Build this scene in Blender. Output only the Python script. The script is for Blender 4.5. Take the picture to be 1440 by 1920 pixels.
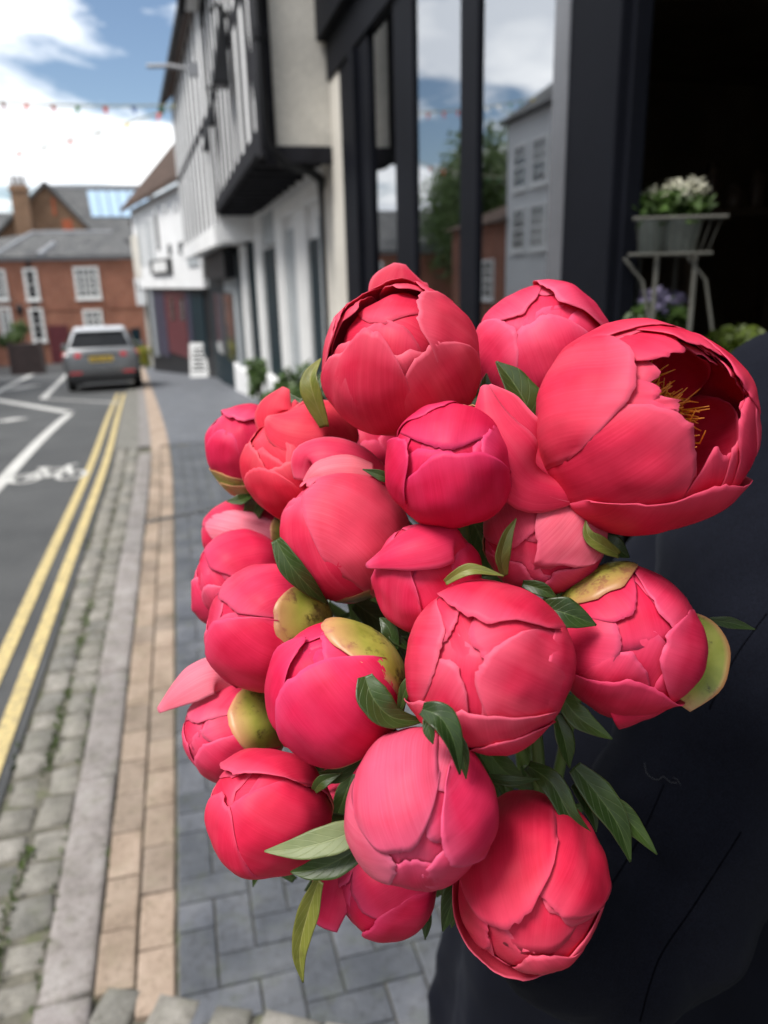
import bpy, bmesh, math, random
from mathutils import Vector, Matrix, noise as mnoise
R = math.radians
rnd = random.Random(7)
scene = bpy.context.scene
for o in list(bpy.data.objects): bpy.data.objects.remove(o)
C = scene.collection

# ------------------------------------------------------------------ camera
F = 1440.0                      # focal length in photo pixels (photo 1440 x 1920)
CAM_H = 1.68
def _n(v): return Vector(v).normalized()
_Y = _n(((325-720)/F, (960-530)/F, -1))                     # street direction seen in camera axes
_yv = (F*F-395*122)/430.0
_Z = -_n((122/F, -_yv/F, -1))
_X = _Y.cross(_Z)
MW = Matrix((_X, _Y, _Z))                                   # camera axes -> world axes
CAM = Vector((0, 0, CAM_H))
cam_data = bpy.data.cameras.new('camera')
cam = bpy.data.objects.new('camera', cam_data); C.objects.link(cam)
cam.matrix_world = Matrix.Translation(CAM) @ MW.to_4x4()
cam_data.sensor_fit = 'VERTICAL'; cam_data.sensor_height = 36.0; cam_data.lens = 27.0
cam_data.clip_start = 0.02; cam_data.clip_end = 900
cam_data.dof.use_dof = True; cam_data.dof.focus_distance = 0.41; cam_data.dof.aperture_fstop = 7.0
scene.camera = cam
scene.render.resolution_x = 768; scene.render.resolution_y = 1024

def ray(px, py): return (MW @ Vector(((px-720)/F, (960-py)/F, -1.0)))        # length 1 along the optical axis
def at_depth(px, py, d): return CAM + ray(px, py)*d
def on_x(px, py, X): r = ray(px, py); return CAM + r*(X/r.x)
def on_y(px, py, Y): r = ray(px, py); return CAM + r*(Y/r.y)

# ------------------------------------------------------------------ world, sun, exposure
SUN_EL, SUN_AZ = R(58), R(-112)          # azimuth measured from the street direction, to the left
world = bpy.data.worlds.new('World'); scene.world = world; world.use_nodes = True
wt = world.node_tree; wt.nodes.clear()
def wn(t, **k):
    n = wt.nodes.new(t)
    for a, b in k.items(): setattr(n, a, b)
    return n
w_out = wn('ShaderNodeOutputWorld'); w_bg = wn('ShaderNodeBackground')
sky = wn('ShaderNodeTexSky', sky_type='NISHITA', sun_disc=False, sun_elevation=SUN_EL, sun_rotation=SUN_AZ)
sky.air_density = 1.0; sky.dust_density = 0.6; sky.ozone_density = 1.6
tc = wn('ShaderNodeTexCoord'); sep = wn('ShaderNodeSeparateXYZ'); wt.links.new(tc.outputs['Generated'], sep.inputs[0])
# clouds lie on a flat layer: direction divided by its height
zmax = wn('ShaderNodeMath', operation='MAXIMUM'); zmax.inputs[1].default_value = 0.05; wt.links.new(sep.outputs['Z'], zmax.inputs[0])
zadd = wn('ShaderNodeMath', operation='ADD'); zadd.inputs[1].default_value = 0.22; wt.links.new(zmax.outputs[0], zadd.inputs[0])
dv = wn('ShaderNodeVectorMath', operation='DIVIDE'); wt.links.new(tc.outputs['Generated'], dv.inputs[0])
cmb = wn('ShaderNodeCombineXYZ')
for i in range(3): wt.links.new(zadd.outputs[0], cmb.inputs[i])
wt.links.new(cmb.outputs[0], dv.inputs[1])
cmap = wn('ShaderNodeMapping'); cmap.inputs['Location'].default_value = (2.10, 2.90, 0.4); wt.links.new(dv.outputs[0], cmap.inputs[0])
cn = wn('ShaderNodeTexNoise'); cn.inputs['Scale'].default_value = 1.7; cn.inputs['Detail'].default_value = 7; cn.inputs['Roughness'].default_value = 0.5; cn.inputs['Distortion'].default_value = 0.25
wt.links.new(cmap.outputs[0], cn.inputs['Vector'])
cr = wn('ShaderNodeValToRGB'); cr.color_ramp.elements[0].position = 0.42; cr.color_ramp.elements[1].position = 0.50
wt.links.new(cn.outputs['Fac'], cr.inputs['Fac'])
cn2 = wn('ShaderNodeTexNoise'); cn2.inputs['Scale'].default_value = 2.6; cn2.inputs['Detail'].default_value = 4; wt.links.new(cmap.outputs[0], cn2.inputs['Vector'])
cc = wn('ShaderNodeValToRGB'); cc.color_ramp.elements[0].position = 0.36; cc.color_ramp.elements[1].position = 0.56
cc.color_ramp.elements[0].color = (8.8, 9.3, 10.0, 1); cc.color_ramp.elements[1].color = (12.8, 13.0, 13.2, 1)
wt.links.new(cn2.outputs['Fac'], cc.inputs['Fac'])
mix = wn('ShaderNodeMixRGB'); wt.links.new(cr.outputs['Color'], mix.inputs['Fac']); wt.links.new(sky.outputs[0], mix.inputs[1]); wt.links.new(cc.outputs['Color'], mix.inputs[2])
wt.links.new(mix.outputs[0], w_bg.inputs['Color']); w_bg.inputs['Strength'].default_value = 0.078
wt.links.new(w_bg.outputs[0], w_out.inputs['Surface'])
sun_data = bpy.data.lights.new('sun', 'SUN'); sun_data.energy = 2.7; sun_data.angle = R(22); sun_data.color = (1.0, 0.955, 0.89)
sun = bpy.data.objects.new('sun', sun_data); C.objects.link(sun)
sd = Vector((math.sin(SUN_AZ)*math.cos(SUN_EL), math.cos(SUN_AZ)*math.cos(SUN_EL), math.sin(SUN_EL)))
sun.rotation_euler = sd.to_track_quat('Z', 'Y').to_euler()
vs = scene.view_settings; vs.view_transform = 'Standard'; vs.look = 'None'; vs.exposure = 0.78; vs.gamma = 1.0; vs.use_curve_mapping = False
scene.cycles.max_bounces = 8; scene.cycles.transparent_max_bounces = 12; scene.cycles.use_denoising = True

# ------------------------------------------------------------------ helpers
def tag(o, label=None, cat=None, group=None, kind=None):
    if label: o['label'] = label
    if cat: o['category'] = cat
    if group: o['group'] = group
    if kind: o['kind'] = kind
    return o
def empty(name, loc, label=None, cat=None, group=None):
    o = bpy.data.objects.new(name, None); C.objects.link(o); o.location = loc; o.empty_display_size = .05
    return tag(o, label, cat, group)
class MB:
    def __init__(s): s.v = []; s.f = []; s.uv = None
    def quad(s, *p): b = len(s.v); s.v += [tuple(q) for q in p]; s.f.append(tuple(range(b, b+len(p)))); return s
    def hexa(s, p):             # p: 8 corners, bottom 4 then top 4
        b = len(s.v); s.v += [tuple(q) for q in p]
        s.f += [tuple(b+i for i in f) for f in ((3,2,1,0),(4,5,6,7),(0,1,5,4),(1,2,6,5),(2,3,7,6),(3,0,4,7))]; return s
    def box(s, x0, x1, y0, y1, z0, z1):
        return s.hexa([(x0,y0,z0),(x1,y0,z0),(x1,y1,z0),(x0,y1,z0),(x0,y0,z1),(x1,y0,z1),(x1,y1,z1),(x0,y1,z1)])
    def tube(s, pts, r, n=8, cap=True):
        pts = [Vector(p) for p in pts]; m = len(pts); rr = r if isinstance(r, (list, tuple)) else [r]*m
        b = len(s.v); ref = None
        for i, p in enumerate(pts):
            t = (pts[min(i+1, m-1)]-pts[max(i-1, 0)])
            t = t.normalized() if t.length > 1e-9 else Vector((0,0,1))
            if ref is None: ref = t.orthogonal().normalized()
            ref = (ref-t*ref.dot(t)); ref = ref.normalized() if ref.length > 1e-6 else t.orthogonal().normalized()
            bi = t.cross(ref)
            for k in range(n):
                a = 2*math.pi*k/n; s.v.append(tuple(p+(ref*math.cos(a)+bi*math.sin(a))*rr[i]))
        for i in range(m-1):
            for k in range(n):
                k2 = (k+1) % n; s.f.append((b+i*n+k, b+i*n+k2, b+(i+1)*n+k2, b+(i+1)*n+k))
        if cap: s.f.append(tuple(b+k for k in range(n))[::-1]); s.f.append(tuple(b+(m-1)*n+k for k in range(n)))
        return s
    def loft(s, rings, cap=True):
        b = len(s.v); n = len(rings[0])
        for r_ in rings: s.v += [tuple(q) for q in r_]
        for i in range(len(rings)-1):
            for k in range(n):
                k2 = (k+1) % n; s.f.append((b+i*n+k, b+i*n+k2, b+(i+1)*n+k2, b+(i+1)*n+k))
        if cap: s.f.append(tuple(b+k for k in range(n))[::-1]); e = b+(len(rings)-1)*n; s.f.append(tuple(e+k for k in range(n)))
        return s
    def lathe(s, prof, c=(0,0,0), n=16):
        return s.loft([[(c[0]+r_*math.cos(2*math.pi*k/n), c[1]+r_*math.sin(2*math.pi*k/n), c[2]+z) for k in range(n)] for r_, z in prof])
    def mesh(s, name, mat=None, smooth=False):
        me = bpy.data.meshes.new(name); me.from_pydata(s.v, [], s.f); me.update()
        if smooth: me.polygons.foreach_set('use_smooth', [True]*len(me.polygons))
        if mat: me.materials.append(mat)
        return me
    def build(s, name, mat, parent=None, smooth=False, loc=None, bevel=0):
        o = bpy.data.objects.new(name, s.mesh(name, mat, smooth)); C.objects.link(o)
        if parent: o.parent = parent
        if loc is not None: o.location = loc
        if bevel:
            m = o.modifiers.new('b', 'BEVEL'); m.width = bevel; m.segments = 2; m.limit_method = 'ANGLE'
        return o
def inst(name, me, parent=None, loc=(0,0,0), rz=0, sc=None):
    o = bpy.data.objects.new(name, me); C.objects.link(o); o.parent = parent; o.location = loc; o.rotation_euler.z = rz
    if sc: o.scale = sc
    return o
class NT:
    def __init__(s, name):
        s.m = bpy.data.materials.new(name); s.m.use_nodes = True; s.t = s.m.node_tree
        s.b = s.t.nodes['Principled BSDF']; s.out = s.t.nodes['Material Output']
    def n(s, t, **k):
        x = s.t.nodes.new(t)
        for a, b in k.items():
            if a.startswith('i_'): x.inputs[int(a[2:]) if a[2:].isdigit() else a[2:]].default_value = b
            else: setattr(x, a, b)
        return x
    def l(s, a, b): s.t.links.new(a, b)
    def noise(s, scale, detail=3, vec=None, rough=.55):
        x = s.n('ShaderNodeTexNoise'); x.inputs['Scale'].default_value = scale; x.inputs['Detail'].default_value = detail; x.inputs['Roughness'].default_value = rough
        if vec is not None: s.l(vec, x.inputs['Vector'])
        return x
    def ramp(s, src, stops):
        x = s.n('ShaderNodeValToRGB'); e = x.color_ramp.elements
        while len(e) < len(stops): e.new(.5)
        for k, (p, c) in enumerate(stops):
            e[k].position = p; e[k].color = (*c, 1) if len(c) == 3 else c
        s.l(src, x.inputs['Fac']); return x
    def mixc(s, fac, a, b, mode='MIX'):
        x = s.n('ShaderNodeMixRGB', blend_type=mode)
        for i, q in ((0, fac), (1, a), (2, b)):
            if hasattr(q, 'is_linked') or hasattr(q, 'links'): s.l(q, x.inputs[i])
            elif i == 0: x.inputs[0].default_value = q
            else: x.inputs[i].default_value = (*q, 1)
        return x.outputs[0]
    def bump(s, h, strength=.3, dist=.01):
        x = s.n('ShaderNodeBump'); x.inputs['Strength'].default_value = strength; x.inputs['Distance'].default_value = dist
        s.l(h, x.inputs['Height']); s.l(x.outputs[0], s.b.inputs['Normal']); return x
def pos(nt):
    return nt.n('ShaderNodeNewGeometry').outputs['Position']
def mat_simple(name, col, rough=.6, var=.25, scale=3.0, bump=.15, bscale=60, metallic=0, spec=.5, rand=0.0, fine=.15):
    nt = NT(name); p = pos(nt)
    a = nt.noise(scale, 4, p); b = nt.noise(bscale, 3, p)
    lo = tuple(max(0, c*(1-var)) for c in col); hi = tuple(min(1, c*(1+var)) for c in col)
    r1 = nt.ramp(a.outputs['Fac'], [(.3, lo), (.7, hi)])
    r2 = nt.ramp(b.outputs['Fac'], [(.3, (1-fine,)*3), (.7, (1+fine*.5,)*3)])
    c = nt.mixc(1.0, r1.outputs[0], r2.outputs[0], 'MULTIPLY')
    if rand:
        oi = nt.n('ShaderNodeObjectInfo'); rr = nt.ramp(oi.outputs['Random'], [(0, (1-rand,)*3), (1, (1+rand,)*3)])
        c = nt.mixc(1.0, c, rr.outputs[0], 'MULTIPLY')
    nt.l(c, nt.b.inputs['Base Color'])
    nt.b.inputs['Roughness'].default_value = rough; nt.b.inputs['Metallic'].default_value = metallic
    nt.b.inputs['Specular IOR Level'].default_value = spec
    if bump: nt.bump(b.outputs['Fac'], bump, .01)
    return nt.m
def cr_spline(P, m):
    out = []; n = len(P)
    for i in range(m+1):
        f_ = i/m*(n-1); k = min(int(f_), n-2); t = f_-k
        g = lambda q: P[max(0, min(n-1, q))]
        a, b, c, d = g(k-1), g(k), g(k+1), g(k+2)
        out.append(.5*((2*b)+(c-a)*t+(2*a-5*b+4*c-d)*t*t+(-a+3*b-3*c+d)*t**3))
    return out
def struct(o): o['kind'] = 'structure'; return o
# ------------------------------------------------------------------ street profile
def gz(y):
    a = max(0.0, min(y, 14.0)-4.0); z = -.078*a*a/20
    if y > 14: z -= .074*(min(y, 46)-14)
    return z
def xo(y):
    t = y-8.0
    if t < -4: return 0.0
    return -.05*(math.log1p(math.exp(t*1.0)) if t < 30 else t)
def S(X, y, z=0.0): return (X+xo(y), y, gz(y)+z)
def on_g(px, py, lift=0.0):
    y = 5.0
    for i in range(80):
        r = ray(px, py); t = (gz(y)+lift-CAM_H)/r.z; y = .5*y+.5*min(200, max(0, (CAM+r*t).y))
    r = ray(px, py); t = (gz(y)-CAM_H)/r.z
    return CAM+r*t
def ys(a, b, step): n = max(1, int(round((b-a)/step))); return [a+(b-a)*i/n for i in range(n+1)]
def strip(name, X0, X1, y0, y1, z, mat, step=1.0, parent=None, thick=0):
    m = MB(); yy = ys(y0, y1, step)
    for a, b in zip(yy, yy[1:]): m.quad(S(X0,a,z), S(X1,a,z), S(X1,b,z), S(X0,b,z))
    o = m.build(name, mat, parent); return o

# materials of the ground
def m_asphalt():
    nt = NT('asphalt'); p = pos(nt)
    a = nt.noise(.8, 6, p, .65); b = nt.noise(260, 2, p)
    r1 = nt.ramp(a.outputs['Fac'], [(.3, (.050,.053,.057)), (.7, (.088,.091,.095))])
    r2 = nt.ramp(b.outputs['Fac'], [(.35, (.6,.6,.6)), (.65, (1.3,1.3,1.28))])
    nt.l(nt.mixc(1, r1.outputs[0], r2.outputs[0], 'MULTIPLY'), nt.b.inputs['Base Color'])
    nt.b.inputs['Roughness'].default_value = .85; nt.bump(b.outputs['Fac'], .5, .006); return nt.m
def m_paint(name, col):
    nt = NT(name); p = pos(nt)
    a = nt.noise(38, 5, p, .7); b = nt.noise(5, 3, p)
    wear = nt.ramp(a.outputs['Fac'], [(.40, (1,1,1)), (.54, (0,0,0))])
    base = nt.ramp(b.outputs['Fac'], [(.3, tuple(c*.82 for c in col)), (.7, col)])
    fade = nt.mixc(.55, (.1,.1,.1), base.outputs[0])
    nt.l(nt.mixc(wear.outputs[0], base.outputs[0], fade), nt.b.inputs['Base Color'])
    nt.b.inputs['Roughness'].default_value = .8; nt.bump(a.outputs['Fac'], .3, .004); return nt.m
def m_stone(name, cols, scale=9, spk=180, rand=.16, moss=0.0, rough=.85):
    nt = NT(name); p = pos(nt)
    oi = nt.n('ShaderNodeObjectInfo')
    a = nt.noise(scale, 5, p, .6); b = nt.noise(spk, 3, p); c_ = nt.noise(38, 5, p, .65)
    r1 = nt.ramp(a.outputs['Fac'], [(.28, cols[0]), (.5, cols[1]), (.74, cols[2])])
    r2 = nt.ramp(b.outputs['Fac'], [(.3, (.72,.72,.72)), (.7, (1.22,1.22,1.22))])
    col = nt.mixc(1, r1.outputs[0], r2.outputs[0], 'MULTIPLY')
    stn = nt.ramp(c_.outputs['Fac'], [(.34, (.62,.61,.58)), (.5, (1,1,1))]); col = nt.mixc(.75, col, stn.outputs[0], 'MULTIPLY')
    rr = nt.ramp(oi.outputs['Random'], [(0, (1-rand,1-rand*.95,1-rand*.9)), (.5, (1,.985,.96)), (1, (1+rand,1+rand*.9,1+rand*.9))])
    col = nt.mixc(1, col, rr.outputs[0], 'MULTIPLY')
    if moss:
        m1 = nt.noise(14, 4, p); mr = nt.ramp(m1.outputs['Fac'], [(.52, (0,0,0)), (.68, (moss,moss,moss))])
        col = nt.mixc(mr.outputs[0], col, (.09,.11,.035))
    nt.l(col, nt.b.inputs['Base Color']); nt.b.inputs['Roughness'].default_value = rough
    ad = nt.n('ShaderNodeMath', operation='ADD'); nt.l(b.outputs['Fac'], ad.inputs[0]); nt.l(c_.outputs['Fac'], ad.inputs[1])
    nt.bump(ad.outputs[0], .45, .006); return nt.m
M_ASPH = m_asphalt(); M_WHITE_L = m_paint('road_white', (.62,.62,.6)); M_YEL = m_paint('road_yellow', (.60,.48,.22))
M_MORTAR = m_stone('joint_sand', ((.07,.07,.055),(.12,.115,.095),(.18,.17,.14)), 20, 220, 0, .5)
M_BLUE = m_stone('blue_grey_paver', ((.066,.075,.092),(.100,.110,.130),(.15,.16,.178)), 5, 320, .22, .16)
M_TAN = m_stone('tan_paver', ((.22,.165,.125),(.32,.25,.195),(.40,.32,.26)), 5, 320, .2, .14)
M_SETT = m_stone('granite_sett', ((.14,.137,.122),(.215,.208,.188),(.29,.28,.255)), 13, 200, .22, .16)
M_KERB = m_stone('granite_kerb', ((.19,.175,.17),(.26,.24,.235),(.33,.315,.31)), 8, 260, .1, .2)
M_MOSS = m_stone('moss', ((.03,.055,.012),(.06,.10,.02),(.11,.16,.04)), 30, 300, 0)
M_EARTH = m_stone('earth', ((.1,.1,.085),(.14,.135,.12),(.18,.17,.15)), .5, 30, 0)

# ground sheet reaching the horizon
m = MB(); gy = [-30,-10,0,2,4,6,8,10,12,14,20,30,46,80,400]; gx = [-400,-60,-20,-10,-5,0,5,10,20,60,400]
for a, b in zip(gy, gy[1:]):
    for c, d in zip(gx, gx[1:]): m.quad((c,a,gz(a)-.16),(d,a,gz(a)-.16),(d,b,gz(b)-.16),(c,b,gz(b)-.16))
struct(m.build('ground', M_EARTH))
road = struct(strip('road', -7.0, -.745, -8, 60, -.012, M_ASPH, .8))
struct(strip('road_square', -30, -7.0, 26, 60, -.014, M_ASPH, 1.0))
pave = struct(strip('pavement', -.163, 2.6, -4, 9.0, -.010, M_MORTAR, .6))
gutter = struct(strip('gutter', -.76, -.163, -4, 9.0, -.022, M_MORTAR, .6))

# far pavement: blocks too small to pick apart, courses come from the material
def m_far_blocks():
    nt = NT('blue_grey_blocks_far'); p = pos(nt)
    br = nt.n('ShaderNodeTexBrick'); nt.l(p, br.inputs['Vector'])
    br.inputs['Scale'].default_value = 1.0; br.inputs['Brick Width'].default_value = .2; br.inputs['Row Height'].default_value = .1; br.inputs['Mortar Size'].default_value = .004
    br.inputs['Color1'].default_value = (.10,.11,.13,1); br.inputs['Color2'].default_value = (.145,.155,.175,1); br.inputs['Mortar'].default_value = (.09,.09,.085,1)
    a = nt.noise(3, 4, p); r1 = nt.ramp(a.outputs['Fac'], [(.3,(.85,.85,.85)),(.7,(1.1,1.1,1.1))])
    nt.l(nt.mixc(1, br.outputs['Color'], r1.outputs[0], 'MULTIPLY'), nt.b.inputs['Base Color']); nt.b.inputs['Roughness'].default_value = .75
    return nt.m
struct(strip('pavement_far', -.163, 3.4, 9.0, 60, -.001, m_far_blocks(), .8))
struct(strip('tan_course_far', -.365, -.163, 9.0, 46, -.001, M_TAN, .8))
struct(strip('kerb_far', -.50, -.365, 9.0, 46, .002, M_KERB, .8))
struct(strip('gutter_far', -.76, -.50, 9.0, 46, -.006, M_SETT, .8))
struct(strip('pavement_opposite', -10.4, -7.0, -8, 26, .06, M_BLUE, 1.0))

# piece meshes: chamfered blocks sharing data
def block_mesh(name, w, l, h, ch, mat, jit=0, seed=0, dome=0):
    r = random.Random(seed); j = lambda s=1: (r.random()-.5)*2*jit*s
    x, y = w/2, l/2
    A = [(-x+j(),-y+j()),(x+j(),-y+j()),(x+j(),y+j()),(-x+j(),y+j())]
    def ins(k, d): return [(p[0]-math.copysign(min(d, abs(p[0])), p[0]), p[1]-math.copysign(min(d, abs(p[1])), p[1])) for p in k]
    rings = [[(p[0],p[1],-h) for p in A], [(p[0],p[1],-ch) for p in A], [(p[0],p[1],-ch*.25+j(.3)) for p in ins(A, ch*.8)], [(p[0],p[1],dome+j(.3)) for p in ins(A, ch*2.4)]]
    mb = MB().loft(rings); me = mb.mesh(name, mat, smooth=jit > .002); return me
# ---- tan course: two rows of stretchers
tan_meshes = [block_mesh('brick', .094, .194, .05, .004, M_TAN, .0015, i) for i in range(3)]
DIAG = lambda x, y: y - (1.575-.50*(x+.16))            # >0 : street side of the sett crossing
for r_ in range(2):
    X = -.214-.1*r_; y = 1.02+.09*r_
    while y < 9.0:
        if DIAG(X, y) > -.10:
            p = S(X, y, rnd.uniform(-.002, .002)); o = inst('brick', rnd.choice(tan_meshes), pave, p, rnd.uniform(-.012, .012))
        y += .2
# ---- kerb stones
y = .86
k = 0
for L in [.76,.92,.80,.95,.7,.9,.85,.95,.8,.75,.9]:
    if y+L > 9.05: break
    me = block_mesh('kerb_stone', .128, L-.012, .14, .010, M_KERB, .003, 40+k); inst('kerb_stone', me, gutter, S(-.432, y+L/2, .006), rnd.uniform(-.006,.006)); y += L; k += 1
# ---- granite setts, two rows
sm = [block_mesh('sett', w, l, .1, .014, M_SETT, .008, 100+i, .006) for i, (w, l) in enumerate([(.108,.118),(.11,.135),(.104,.15),(.112,.105),(.106,.165)])]
sl = [.118,.135,.15,.105,.165]
for r_ in range(2):
    X = -.556-.122*r_; y = 1.0+.05*r_
    while y < 8.95:
        i = rnd.randrange(5); L = sl[i]+.022
        inst('sett', sm[i], gutter, S(X+rnd.uniform(-.006,.006), y+L/2, rnd.uniform(-.012,.004)-.004), rnd.uniform(-.06,.06)); y += L
# ---- sett crossing at the foot of the picture
dirx = Vector((1,-.5,0)).normalized(); ang = math.atan2(dirx.y, dirx.x)-math.pi/2
base = Vector((-.40,1.70,0))
for r_ in range(2):
    for i in range(-1, 9):
        p = base+dirx*(i*.145+.06*r_)+Vector((-.5,-1,0)).normalized()*(.075+.125*r_)
        if p.x < -.36+.0: continue
        inst('sett', rnd.choice(sm), pave, (p.x, p.y, rnd.uniform(.006,.013)), ang+rnd.uniform(-.08,.08))
# ---- blue-grey pavers, right-angle herringbone; the largest as pieces, the rest joined
bm_ = [block_mesh('paver', .0955, .1955, .05, .0035, M_BLUE, .0012, 60+i) for i in range(3)]
cells = []
for i in range(0, 18):
    for j in range(-4, 80):
        q = (i-j) % 4
        if q == 0: cells.append((-.158+.1*(i+1), 1.05+.1*(j+.5), math.pi/2))
        elif q == 3: cells.append((-.158+.1*(i+.5), 1.05+.1*(j+1), 0.0))
for j in range(-4, 80):
    if (0-j) % 4 == 1: cells.append((-.108, 1.05+.1*(j+.5), None))
cells = [c for c in cells if c[1] < 8.95 and c[0] < 1.6 and c[1] > .8]
street = [c for c in cells if DIAG(c[0], c[1]) > -.12]
def near_key(c): return (c[0]-.1)**2*.5+c[1]**2
street.sort(key=near_key)
def vis(c):
    v = MW.transposed() @ (Vector((c[0]+xo(c[1]), c[1], gz(c[1])))-CAM); u = 720-F*v.x/v.z; w = 960+F*v.y/v.z
    return -60 < u < 900 and w < 1990
seen = [c for c in street if vis(c)][:285]; sset = set(seen)
half = block_mesh('paver', .0955, .0955, .05, .0035, M_BLUE, .0012, 66)
for c in seen: inst('paver', rnd.choice(bm_) if c[2] is not None else half, pave, S(c[0], c[1], rnd.uniform(-.002,.001)), (c[2] or 0)+rnd.uniform(-.008,.008))
rest = MB()
for c in street:
    if c in sset: continue
    x, y = c[0]+xo(c[1]), c[1]; z = gz(y)+rnd.uniform(-.002,.001); w, l = (.0478,.0478) if c[2] is None else (.0478,.0978) if c[2] == 0 else (.0978,.0478); d = .004
    rest.loft([[(x-w,y-l,z-.03),(x+w,y-l,z-.03),(x+w,y+l,z-.03),(x-w,y+l,z-.03)],[(x-w,y-l,z-d),(x+w,y-l,z-d),(x+w,y+l,z-d),(x-w,y+l,z-d)],[(x-w+d,y-l+d,z),(x+w-d,y-l+d,z),(x+w-d,y+l-d,z),(x-w+d,y+l-d,z)]])
tag(rest.build('paver_field', M_BLUE, pave), kind='stuff')
# pavers turned with the crossing, on the near side of it
for i in range(-2, 14):
    for j in range(0, 3):
        p = base+dirx*(i*.2+.1*(j%2))+Vector((-.5,-1,0)).normalized()*(.335+.1*j)
        if -.3 < p.x < 1.4: inst('paver', bm_[0], pave, (p.x, p.y, -.001), ang)

# ---- moss and small weeds in the gutter joints
mm = MB()
for k in range(1500):
    y = abs(rnd.gauss(0, 1))*2.6+1.2; X = rnd.choice((-.617,-.617,-.617,-.50,-.74,-.367))+rnd.gauss(0,.012)
    if mnoise.noise((X*3, y*1.6, 0)) < .05 or y > 8.5: continue
    p = Vector(S(X, y, -.012)); h = rnd.uniform(.006,.022); a = rnd.uniform(0,6.28); w = rnd.uniform(.004,.009)
    t = p+Vector((rnd.gauss(0,.008),rnd.gauss(0,.008),h)); s_ = Vector((math.cos(a),math.sin(a),0))*w
    mm.quad(p-s_*.4, p+s_*.4, t+s_*.7+Vector((0,0,.002)), t-s_*.7)
tag(mm.build('joint_weeds', M_MOSS), 'tiny green weeds and moss in the gutter stone joints', 'weeds', kind='stuff')

# ---- road markings
def line(name, pts, w, mat, z=-.006):
    mb = MB(); pts = [Vector((p[0], p[1], 0)) for p in pts]; fine = []
    for a, b in zip(pts, pts[1:]):
        n = max(1, int((b-a).length/.7)); fine += [a.lerp(b, i/n) for i in range(n)]
    fine.append(pts[-1]); L = []
    for i, p in enumerate(fine):
        t = (fine[min(i+1,len(fine)-1)]-fine[max(i-1,0)]).normalized(); q = Vector((t.y,-t.x,0))*w/2; L.append((p-q, p+q))
    for a, b in zip(L, L[1:]): mb.quad(*[(q.x, q.y, gz(q.y)+z) for q in (a[0],a[1],b[1],b[0])])
    return struct(mb.build(name, mat, road)) if False else mb.build(name, mat, road)
for X in (-.815, -.955): line('yellow_line', [(X+xo(y), y) for y in ys(-4, 19, .8)], .068, M_YEL)
G = lambda px, py: tuple(on_g(px, py))[:2]
line('white_line', [(-1.69,2.0), G(0,905), G(131,775)], .13, M_WHITE_L)
line('white_line', [G(128,772), G(-20,747)], .22, M_WHITE_L, -.005)
line('white_line', [G(80,747), G(135,690)], .16, M_WHITE_L)
line('white_line', [G(80,747), G(226,755)], .10, M_WHITE_L, -.005)
line('white_line', [G(-40,752), G(78,683)], .2, M_WHITE_L)
line('white_line', [G(0,790), G(40,783)], .3, M_WHITE_L)
line('white_line', [G(20,730), G(66,722)], .4, M_WHITE_L)
# bicycle symbol
bc = Vector((-1.33, 7.85, 0))
def bp(u, v): return (bc.x+u*.62, bc.y+v*1.05)
def ringpts(u, v, r, n=18): return [bp(u+r*math.cos(2*math.pi*i/n), v+r*math.sin(2*math.pi*i/n)*.95) for i in range(n+1)]
def sym(pts):
    mb = MB(); w = .026
    P = [Vector((p[0],p[1],0)) for p in pts]
    for a, b in zip(P, P[1:]):
        t = (b-a).normalized(); q = Vector((t.y,-t.x,0))*w; a2 = a-t*.01; b2 = b+t*.01
        mb.quad(*[(c.x,c.y,gz(c.y)-.004-rnd.random()*.001) for c in (a2-q,a2+q,b2+q,b2-q)])
    return mb
bk = MB()
for pts in (ringpts(-.33,-.15,.2), ringpts(.33,-.15,.2), [bp(-.33,-.15),bp(-.18,.22),bp(.2,.22),bp(0,-.15),bp(-.33,-.15)], [bp(0,-.15),bp(-.2,.3)], [bp(.33,-.15),bp(.18,.34),bp(.3,.4)], [bp(-.28,.32),bp(-.1,.32)]):
    q = sym(pts); b0 = len(bk.v); bk.v += q.v; bk.f += [tuple(i+b0 for i in f) for f in q.f]
bk.build('bicycle_symbol', M_WHITE_L, road)
# slotted drain across the pavement
a, b = on_g(243, 986), on_g(450, 945); M_STEEL = mat_simple('drain_steel', (.36,.37,.37), .45, .2, metallic=.6)
M_DARK = mat_simple('dark_gap', (.012,.012,.013), .9)
d = (b-a); d.z = 0; n_ = Vector((-d.y, d.x, 0)).normalized()*.03
mb = MB(); mb.quad(a-n_+Vector((0,0,.006)), b-n_+Vector((0,0,.006)), b+n_+Vector((0,0,.006)), a+n_+Vector((0,0,.006)))
dr = tag(mb.build('drain_channel', M_STEEL), 'narrow slotted metal drain running across the pavement', 'drain')
sl_ = MB()
for i in range(46):
    c = a.lerp(b, (i+.5)/46); t = d.normalized()*.008; sl_.quad(*[c+q+Vector((0,0,.0075)) for q in (-t-n_*.7, t-n_*.7, t+n_*.7, -t+n_*.7)])
tag(sl_.build('slot', M_DARK, dr), kind='stuff')
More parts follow.
